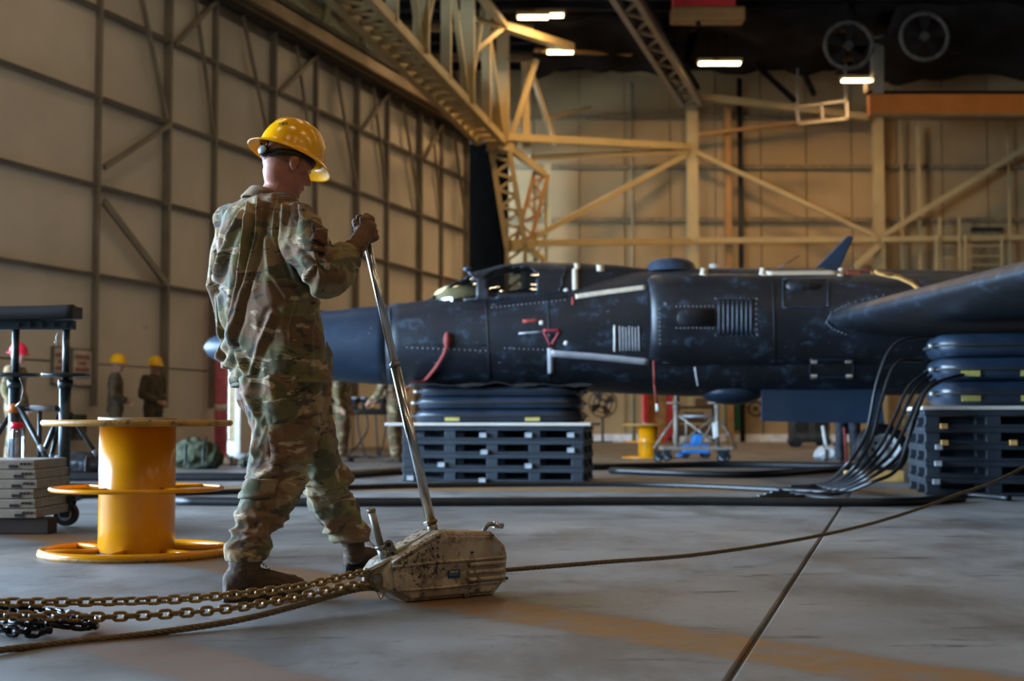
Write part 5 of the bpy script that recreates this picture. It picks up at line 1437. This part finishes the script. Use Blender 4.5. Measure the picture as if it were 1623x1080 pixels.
# back of the hand in front of the lever
for al, rr_ in rows:
    m.chain([K(0, al * .8, .028, .030), K(0, al, -.006, .034), K(0, al, -.026, .026)], [.018, .0175, .0145], 14)
for al, rr_ in rows:                                   # four fingers curling behind the lever
    m.chain([K(0, al, -.026, .025), K(0, al, -.036, .004), K(0, al, -.028, -.020), K(0, al, -.006, -.029), K(0, al, .014, -.024)], [rr_ * 1.25, rr_ * 1.15, rr_ * 1.05, rr_, rr_ * .92], 12)
m.chain([K(0, .002, .034, .016), K(0, .030, .030, -.010), K(0, .046, .008, -.026), K(0, .047, -.014, -.024)], [.017, .015, .013, .011], 12)   # thumb
m.ell(K(0, .052, -.006, .020), (.016, .014, .013)); m.ell(K(0, .050, .022, .012), (.015, .014, .012))
gl = link('glove', union(m, .0032, 2, lambda p, n: .0018 * (ridged(p, (45, 45, 45), 3) - .5)), 'glove', person); tag(gl, 'brown leather work glove gripping the lever')
cw = (R_wr - R_el).normalized(); cx1 = cw.cross(UP).normalized(); cx2_ = cw.cross(cx1)
MB().tube([R_wr.lerp(R_el, -.02) + (cx1*cos(2*pi*k/20) + cx2_*sin(2*pi*k/20)) * .037 for k in range(20)], .006, 8, closed=True).build('glove_cuff', 'glove', gl)
MB().box(R_wr + nv * .036 + cw * .02, (.03, .012, .022), (cw, nv, cw.cross(nv))).build('wrist_tab', 'strap_black', gl, .003)
# left glove hanging by the thigh
m = glove_hand(L_wr + V(0,0,-.01), V(.02, 0, -1).normalized(), V(-.75, -.6, 0).normalized(), V(.6, -.75, 0).normalized(), .19, .22, .95)
link('glove', union(m, .0035, 2), 'glove', person)

# ---- people in the background ------------------------------------------------------
def far_person(base, yaw, label, hat=None, arms='down', lean=0.0, height=1.76, camo_m='camo_far'):
    s = height / 1.78; f = V(sin(yaw), cos(yaw), 0); r = V(f.y, -f.x, 0); B = Vector(base)
    P = lambda fo, ri, z: B + (f * (fo + lean * max(0, z - .95)) + r * ri + UP * z) * s
    hc = P(.03, 0, 1.62); hfw = (f - UP * (.12 + lean * .4)).normalized(); hrr = r; huu = hrr.cross(hfw).normalized()
    m = MB(); head_into(m, hc, hfw, hrr, huu, s)
    m.chain([hc - huu*.06*s - hfw*.02*s, P(0, 0, 1.44)], [.056*s, .064*s], 14)
    m.loft([ell_ring(P(0, 0, z), r, f, a*s, b*s, 20) for z, a, b in ((1.42, .15, .08), (1.25, .17, .11), (1.05, .145, .10), (.92, .155, .11))])
    if arms == 'front': arm = lambda k: [P(0, k*.20, 1.40), P(-.02, k*.27, 1.10), P(.20, k*.07, .98)]
    elif arms == 'reach': arm = lambda k: [P(.02, k*.20, 1.38), P(.16, k*.24, 1.12), P(.38, k*.14, .98)]
    else: arm = lambda k: [P(0, k*.20, 1.40), P(-.03, k*.27, 1.12), P(.06, k*.26, .88)]
    leg = lambda k: [P(0, k*.09, .90), P(.02, k*.10, .48), P(-.02, k*.11, .10)]
    for k in (-1, 1):
        a = arm(k); m.chain(a, [.050*s, .042*s, .030*s], 12); m.chain(leg(k), [.085*s, .058*s, .042*s], 12)
        d_ = (a[2] - a[1]).normalized(); sd = (UP.cross(d_)).normalized() if abs(d_.z) < .9 else f
        h = glove_hand(a[2], d_, (r * k), f if abs(d_.z) > .7 else UP, .18, .3, .9 * s); m.v, m.f, m.sm, o_ = m.v + h.v, m.f + [[i + len(m.v) for i in q] for q in h.f], m.sm + h.sm, 0
    p = link('person', union(m, .011, 2), 'skin_far', org=B); tag(p, label, 'person', None)
    face_parts(p, hc, hfw, hrr, huu, s)
    j = MB(); j.loft([ell_ring(P(0, 0, z), r, f, a*s, b*s, 24) for z, a, b in ((1.46, .09, .075), (1.41, .175, .10), (1.30, .20, .125), (1.10, .185, .125), (.92, .19, .13), (.80, .20, .14))])
    for k in (-1, 1):
        a = arm(k); j.chain([a[0], a[1], a[1].lerp(a[2], .82)], [.072*s, .064*s, .05*s], 14)
    link('jacket', union(j, .016, 3, lambda q, n: .012 * (ridged(q, (8, 8, 6), 3) - .5)), camo_m, p)
    j = MB()
    for k in (-1, 1): a = leg(k); j.chain([a[0], a[1], a[2] + UP*.04*s], [.11*s, .085*s, .075*s], 14)
    j.ell(P(0, 0, .88), (.18*s, .14*s, .12*s), (r, f, UP))
    link('trousers', union(j, .016, 3, lambda q, n: .012 * (ridged(q, (8, 8, 10), 5) - .5)), camo_m, p)
    for k in (-1, 1):
        g = leg(k)[2]; h0 = V(g.x, g.y, 0) - f * .10 * s; boot(p, h0, h0 + f * .29 * s, g, g + UP * .13 * s, s, False)
    if hat:
        h = hard_hat(p, hc + huu * .032 * s, hfw, hrr, huu, hat, False, s)
    else:
        MB().ell(hc + huu * .03 * s - hfw * .012 * s, (.104*s, .083*s, .096*s), (hfw, hrr, huu), 20, 12).build('hair', 'hair', p)
    return p
def stand(px, py_top, Y): p = at(px, py_top, Y); return V(p.x, Y, 0)
plain('drab_cloth', (84, 70, 50), .85, 0, .3, 9)
far_person(stand(184, 562, 23.6), radians(80), 'man in drab uniform and yellow hard hat, left of the pair by the wall', 'hat_yellow', 'front', 0, 1.76, 'drab_cloth')
far_person(stand(244, 567, 24.6), radians(120), 'man in drab uniform and yellow hard hat, right of the pair by the wall', 'hat_yellow', 'front', 0, 1.77, 'drab_cloth')
far_person(stand(26, 540, 19.6), radians(95), 'man in camouflage and red hard hat behind the jack trestle', 'hat_red', 'down', 0, 1.72)
far_person(stand(543, 560, 22.8), radians(100), 'man whose camouflaged legs show below the aircraft nose by the valve rack', None, 'down', .05, 1.74)
far_person(stand(628, 560, 22.4), radians(-80), 'man leaning over the valve rack, half hidden by the cockpit pallets', None, 'reach', .28, 1.76)
plain('dark_cloth', (24, 28, 36), .8, 0, .2, 9)
far_person(stand(1342, 560, 20.5), radians(190), 'man in dark trousers standing behind the aircraft belly near the wheel', None, 'down', 0, 1.74, 'dark_cloth')

# ------------------------------------------------------------------ things in the background
# notices on the door wall
for (x0, x1, y0, y1, lab) in ((84, 111, 549, 611, 'paper notice with red print on the door wall, left one'), (114, 146, 552, 613, 'paper notice with red print on the door wall, right one')):
    ta, za = wall_hit(x0, y0); tb, zb = wall_hit(x1, y1)
    r = thing('wall_notice', wl((ta+tb)/2, zb, .02), lab, 'sign')
    wbox(MB(), ta, tb, zb, za, -.05, .0).build('board', 'paper', r)
    for k in range(4):
        z = lerp(za, zb, .22 + .17 * k); wd = (tb - ta) * (.7 if k != 1 else .4)
        wbox(MB(), (ta+tb)/2 - wd/2, (ta+tb)/2 + wd/2, z - .035, z + .035, .0, .003).build('print_line', 'print_red', r)
    m = MB()
    for a, b, c, d_ in ((ta, tb, za - .02, za), (ta, tb, zb, zb + .02), (ta, ta + .03, zb, za), (tb - .03, tb, zb, za)): wbox(m, a, b, c, d_, -.04, .008)
    m.build('frame', 'door_steel', r)
# red standpipe by the open wicket door
t_, z_ = wall_hit(333, 720); p = wl(t_, 0, .22)
r = thing('fire_standpipe', p, 'red standpipe with a white band beside the bright door gap', 'pipe')
MB().cyl(p, p + V(0,0,3.0), .115, n=20).build('pipe', 'post_red', r); MB().cyl(p + V(0,0,.86), p + V(0,0,.97), .118, n=20).build('band', 'white_paint', r)
MB().cyl(p, p + V(0,0,.03), .17, n=20).build('base_flange', 'post_red', r)
def lump(name, c, rad, mat, label, cat, seed=0, strap=None):
    m = MB(); m.ell(c + V(0,0,rad[2]*.9), rad, None, 24, 14); m.ell(c + V(rad[0]*.5, 0, rad[2]*.7), (rad[0]*.6, rad[1]*.9, rad[2]*.7)); m.ell(c + V(-rad[0]*.45, 0, rad[2]*.75), (rad[0]*.6, rad[1]*.95, rad[2]*.72))
    me = union(m, .02, 2, lambda p, n: .05 * rad[2] / .25 * (ridged(p, (7, 7, 7), seed) - .4))
    for v in me.vertices: v.co.z = max(v.co.z, .004)
    r = thing(name, c, label, cat); link('sack', me, mat, r)
    for s in (-.35, .4): MB().tube(smooth_path([c + V(rad[0]*s, -rad[1]*1.02, .03), c + V(rad[0]*s, -rad[1]*.9, rad[2]*1.3), c + V(rad[0]*s, 0, rad[2]*1.98)], 6), .014, 6).build('strap', 'strap_black', r)
    return r
lump('duffel_bag', fl(312, 744), (.32, .22, .22), 'olive_bag', 'dark green duffel bag on the floor behind the reel', 'bag', 3)
lump('kit_bag', fl(360, 739), (.17, .14, .07), 'brown_bag', 'low brown kit bag beside the green duffel bag', 'bag', 5)
lump('kit_bag', fl(395, 741), (.15, .14, .08), 'olive_bag', 'small green kit bag near the worker trouser leg', 'bag', 8)
p = fl(393, 736); tag(MB().box(p + V(0, .8, .17), (.22, .25, .34)).build('ammo_box', 'machinery', bevel=.015), 'brown upright box on the floor behind the small green bag', 'box')
lump('cable_bundle', fl(125, 752), (.36, .22, .14), 'hose_black', 'dark bundle of hoses on the floor behind the jack trestle', 'hose bundle', 11)
t_, z_ = wall_hit(114, 700); tag(MB().box(wl(t_, .55, .12), (.16, .22, .42), WAX).build('wall_box', 'machinery', bevel=.01), 'small dark box on the wall behind the jack trestle', 'box')
# valve rack under the aircraft nose
a = fl(498, 726); b = fl(640, 726); zt_ = .98
r = thing('valve_rack', (a + b) / 2, 'long valve rack with hanging black hoses under the aircraft nose', 'valve rack')
y_ = a.y
MB().cyl(V(a.x, y_, .82), V(b.x, y_, .82), .055, n=14).build('manifold_pipe', 'dark_steel', r)
MB().box(((a.x+b.x)/2, y_ + .08, 1.02), (b.x - a.x, .05, .10)).build('back_rail', 'timber', r)
for k in range(10):
    x = a.x + .07 + (b.x - a.x - .14) * k / 9
    v_ = MB().cyl(V(x, y_, .84), V(x, y_, 1.04), .03, n=10).build('valve', 'dark_steel', r)
    MB().cyl(V(x, y_ - .03, 1.04), V(x, y_ - .03, 1.085), .055, n=12).build('knob', 'pallet_block', v_)
    MB().ell(V(x, y_ - .05, .93), (.04, .03, .04)).build('gauge', 'timber' if k % 3 else 'light_timber', v_)
for x in (a.x + .05, b.x - .05):
    for s in (-.2, .2): MB().cyl(V(x, y_, .82), V(x, y_ + s, .0), .022, n=8).build('leg', 'dark_steel', r)
for k in range(6):
    x = a.x + .45 + .16 * k; e = x + random.uniform(-.35, .5)
    MB().tube(smooth_path([V(x, y_ - .05, .8), V(x + .02, y_ - .08, .5), V((x + e) / 2, y_ - .15, .22), V(e, y_ - .25, .03), V(e + .4, y_ - .4, .03)], 6), .018, 6).build('hose', 'hose_black', r)
# beyond the pallets: fan, cabinet, shelf, board
c = at(955, 640, 43.5); r = thing('drum_fan', V(c.x, c.y, 0), 'round dark drum fan on a stand near the back wall', 'fan'); n = 26
for rad in (.42, .28, .14): MB().tube([c + V(cos(2*pi*k/n)*rad, -.1, sin(2*pi*k/n)*rad) for k in range(n)], .022, 6, closed=True).build('guard_ring', 'fan_dark', r)
for k in range(4):
    a = pi*k/2 + .5; d_ = V(cos(a), 0, sin(a)); e = V(-sin(a), .4, cos(a)); MB().prism([c + d_*.06 - e*.05, c + d_*.36 - e*.13, c + d_*.38 + e*.11, c + d_*.06 + e*.05], V(0, .02, 0)).build('blade', 'fan_dark', r)
MB().cyl(V(c.x, c.y, 0), V(c.x, c.y, c.z - .4), .04, n=8).build('pole', 'fan_dark', r); MB().box((c.x, c.y, .02), (.6, .5, .04)).build('base', 'fan_dark', r)
p = at(1042, 690, 42.5); r = thing('red_cabinet', V(p.x, 42.5, 0), 'red cabinet with an open centre behind the small reel', 'cabinet')
for dx, dz, w_, h_ in ((-.36, .95, .14, 1.9), (.36, .95, .14, 1.9), (0, 1.82, .86, .16), (0, .09, .86, .18)): MB().box((p.x + dx, 42.5, dz), (w_, .5, h_)).build('panel', 'red_paint', r, .01)
MB().box((p.x, 42.74, .95), (.6, .03, 1.7)).build('back_panel', 'light_timber', r)
p = at(1106, 690, 41.6); r = thing('storage_rack', V(p.x, 42, 0), 'brown storage rack with orange top behind the distant jack trestle', 'rack')
for dx in (-.55, .55):
    for dy in (-.25, .25): MB().box((p.x + dx, 42 + dy, .75), (.07, .07, 1.5)).build('upright', 'timber', r)
for z in (.25, .65, 1.05, 1.45): MB().box((p.x, 42, z), (1.2, .6, .06)).build('shelf', 'crane_orange' if z > 1.3 else 'timber', r)
for dx, z, w_, h_ in ((-.3, .41, .4, .26), (.25, .40, .45, .24), (-.1, .8, .6, .24), (.2, 1.2, .5, .24)): MB().box((p.x + dx, 42, z), (w_, .45, h_)).build('bin', 'brown_bag', r, .01)
q = [at(1149, 632, 45.0), at(1178, 632, 45.0), at(1178, 681, 45.0), at(1149, 681, 45.0)]
r = thing('notice_board', (q[0] + q[2]) / 2, 'green notice board on the back wall below the aircraft belly', 'board')
MB().prism(q, V(0, .05, 0)).build('panel', 'green_board', r); MB().beam(q[3] - V(.03,.02,0), q[2] + V(.03,-.02,0), .05, .04).build('ledge', 'timber', r)
p = at(1163, 655, 44.95); MB().box(p, (.10, .06, .5)).build('hanging_tool', 'timber', r)
c = at(1197, 648, 44.8); r = thing('wall_reel', c, 'small round dark hose reel on the back wall', 'reel')
MB().tube([c + V(cos(2*pi*k/20)*.22, -.08, sin(2*pi*k/20)*.22) for k in range(20)], .05, 8, closed=True).build('ring', 'machinery', r); MB().cyl(c, c + V(0,-.14,0), .08, n=12).build('hub', 'dark_steel', r)
# blue tow cart parts among the trestle
p = fl(1101, 727); r = thing('blue_tow_cart', p, 'bright blue low tow cart with wedge hood by the distant trestle', 'cart')
MB().box(p + V(.02, .1, .17), (.46, .4, .16)).build('chassis', 'blue_box', r, .02)
MB().prism([p + V(-.06, -.08, .25), p + V(.16, -.08, .25), p + V(.12, -.08, .42), p + V(.0, -.08, .42)], V(0, .35, 0)).build('hood', 'blue_box', r, .02)
MB().box(p + V(-.27, -.05, .06), (.12, .12, .05)).build('tow_bar', 'blue_box', r, .01)
for dx in (-.16, .2):
    for dy in (-.06, .3): MB().cyl(p + V(dx, dy - .03, .07), p + V(dx, dy + .03, .07), .066, n=14).build('wheel', 'rubber', r)
tag(MB().prism([at(1130, 672, jf.y - .05), at(1138, 668, jf.y - .05), at(1139, 692, jf.y - .05), at(1131, 697, jf.y - .05)], V(0, .05, 0)).build('white_rag', 'white_paint', bevel=.01), 'white rag hanging on the distant jack trestle', 'cloth')
p = at(1282, 700, 36); r = thing('ground_power_unit', V(p.x, 36, 0), 'dark wheeled ground power unit in the far background', 'machine')
MB().box((p.x, 36, .45), (.95, .6, .5)).build('body', 'machinery', r, .03); MB().box((p.x, 36, .16), (1.0, .62, .08)).build('frame', 'dark_steel', r)
for dx in (-.25, .25):
    w_ = MB().cyl(V(p.x + dx, 35.66, .52), V(p.x + dx, 35.72, .52), .16, n=16).build('vent', 'fan_dark', r)
    for dy in (-.25, .25): MB().cyl(V(p.x + dx * 1.4, 36 + dy - .05, .12), V(p.x + dx * 1.4, 36 + dy + .05, .12), .12, n=14).build('wheel', 'rubber', r)
MB().tube(smooth_path([V(p.x - .3, 35.7, .8), V(p.x, 35.6, .95), V(p.x + .35, 35.7, .8)], 5), .03, 6).build('handle', 'timber', r)
a = at(1312, 727, 24); a.z = .03; tag(MB().cyl(a, at(1304, 676, 24.2), .028, n=10).build('white_pole', 'white_paint', org=a), 'white pole leaning up behind the gear door', 'pole')
lump('clear_bag', V(at(1305, 726, 24).x, 23.6, 0), (.24, .2, .13), 'plastic_film', 'heap of clear plastic sheeting below the white pole', 'plastic bag', 13)
a = fl(1342, 744, .0); tag(MB().tube([a + V(0,0,.01), at(1340, 700, a.y), at(1338, 678, a.y)], .02, 8).build('red_strap', 'flag_red', org=a), 'red strap hanging to the floor left of the white-rimmed wheel', 'strap')
# caged ladder and roof-access platform at the back right
c = at(1520, 420, 44.0); r = thing('caged_ladder', V(c.x, 44, 0), 'cream caged ladder with railed landing on the back wall at right', 'ladder')
for px in (1490, 1521): MB().beam(V(at(px, 400, 44).x, 44, 0), V(at(px, 400, 44).x, 44, at(px, 345, 44).z), .07, .06).build('rail', 'truss_paint', r)
for k in range(16):
    z = .4 + k * .38
    if z < at(1490, 350, 44).z: MB().cyl(V(at(1490, 400, 44).x, 44, z), V(at(1521, 400, 44).x, 44, z), .02, n=6).build('rung', 'truss_paint', r)
for px in (1484, 1530, 1588): MB().beam(at(px, 430, 43.8), at(px, 372, 43.8), .06, .06).build('stanchion', 'truss_paint', r)
for py in (374, 390, 406, 420): MB().beam(at(1530, py, 43.8), at(1588, py, 43.8), .035, .035).build('hand_rail', 'truss_paint', r)
q = [at(1542, 366, 44.85), at(1586, 366, 44.85), at(1586, 470, 44.85), at(1542, 470, 44.85)]
d_ = MB().prism(q, V(0, .06, 0)).build('door_1', 'back_seam'); d_['kind'] = 'structure'
MB().beam(q[0] + V(-.06, -.03, .04), q[1] + V(.06, -.03, .04), .14, .12).build('lintel', 'plane_dark', d_)
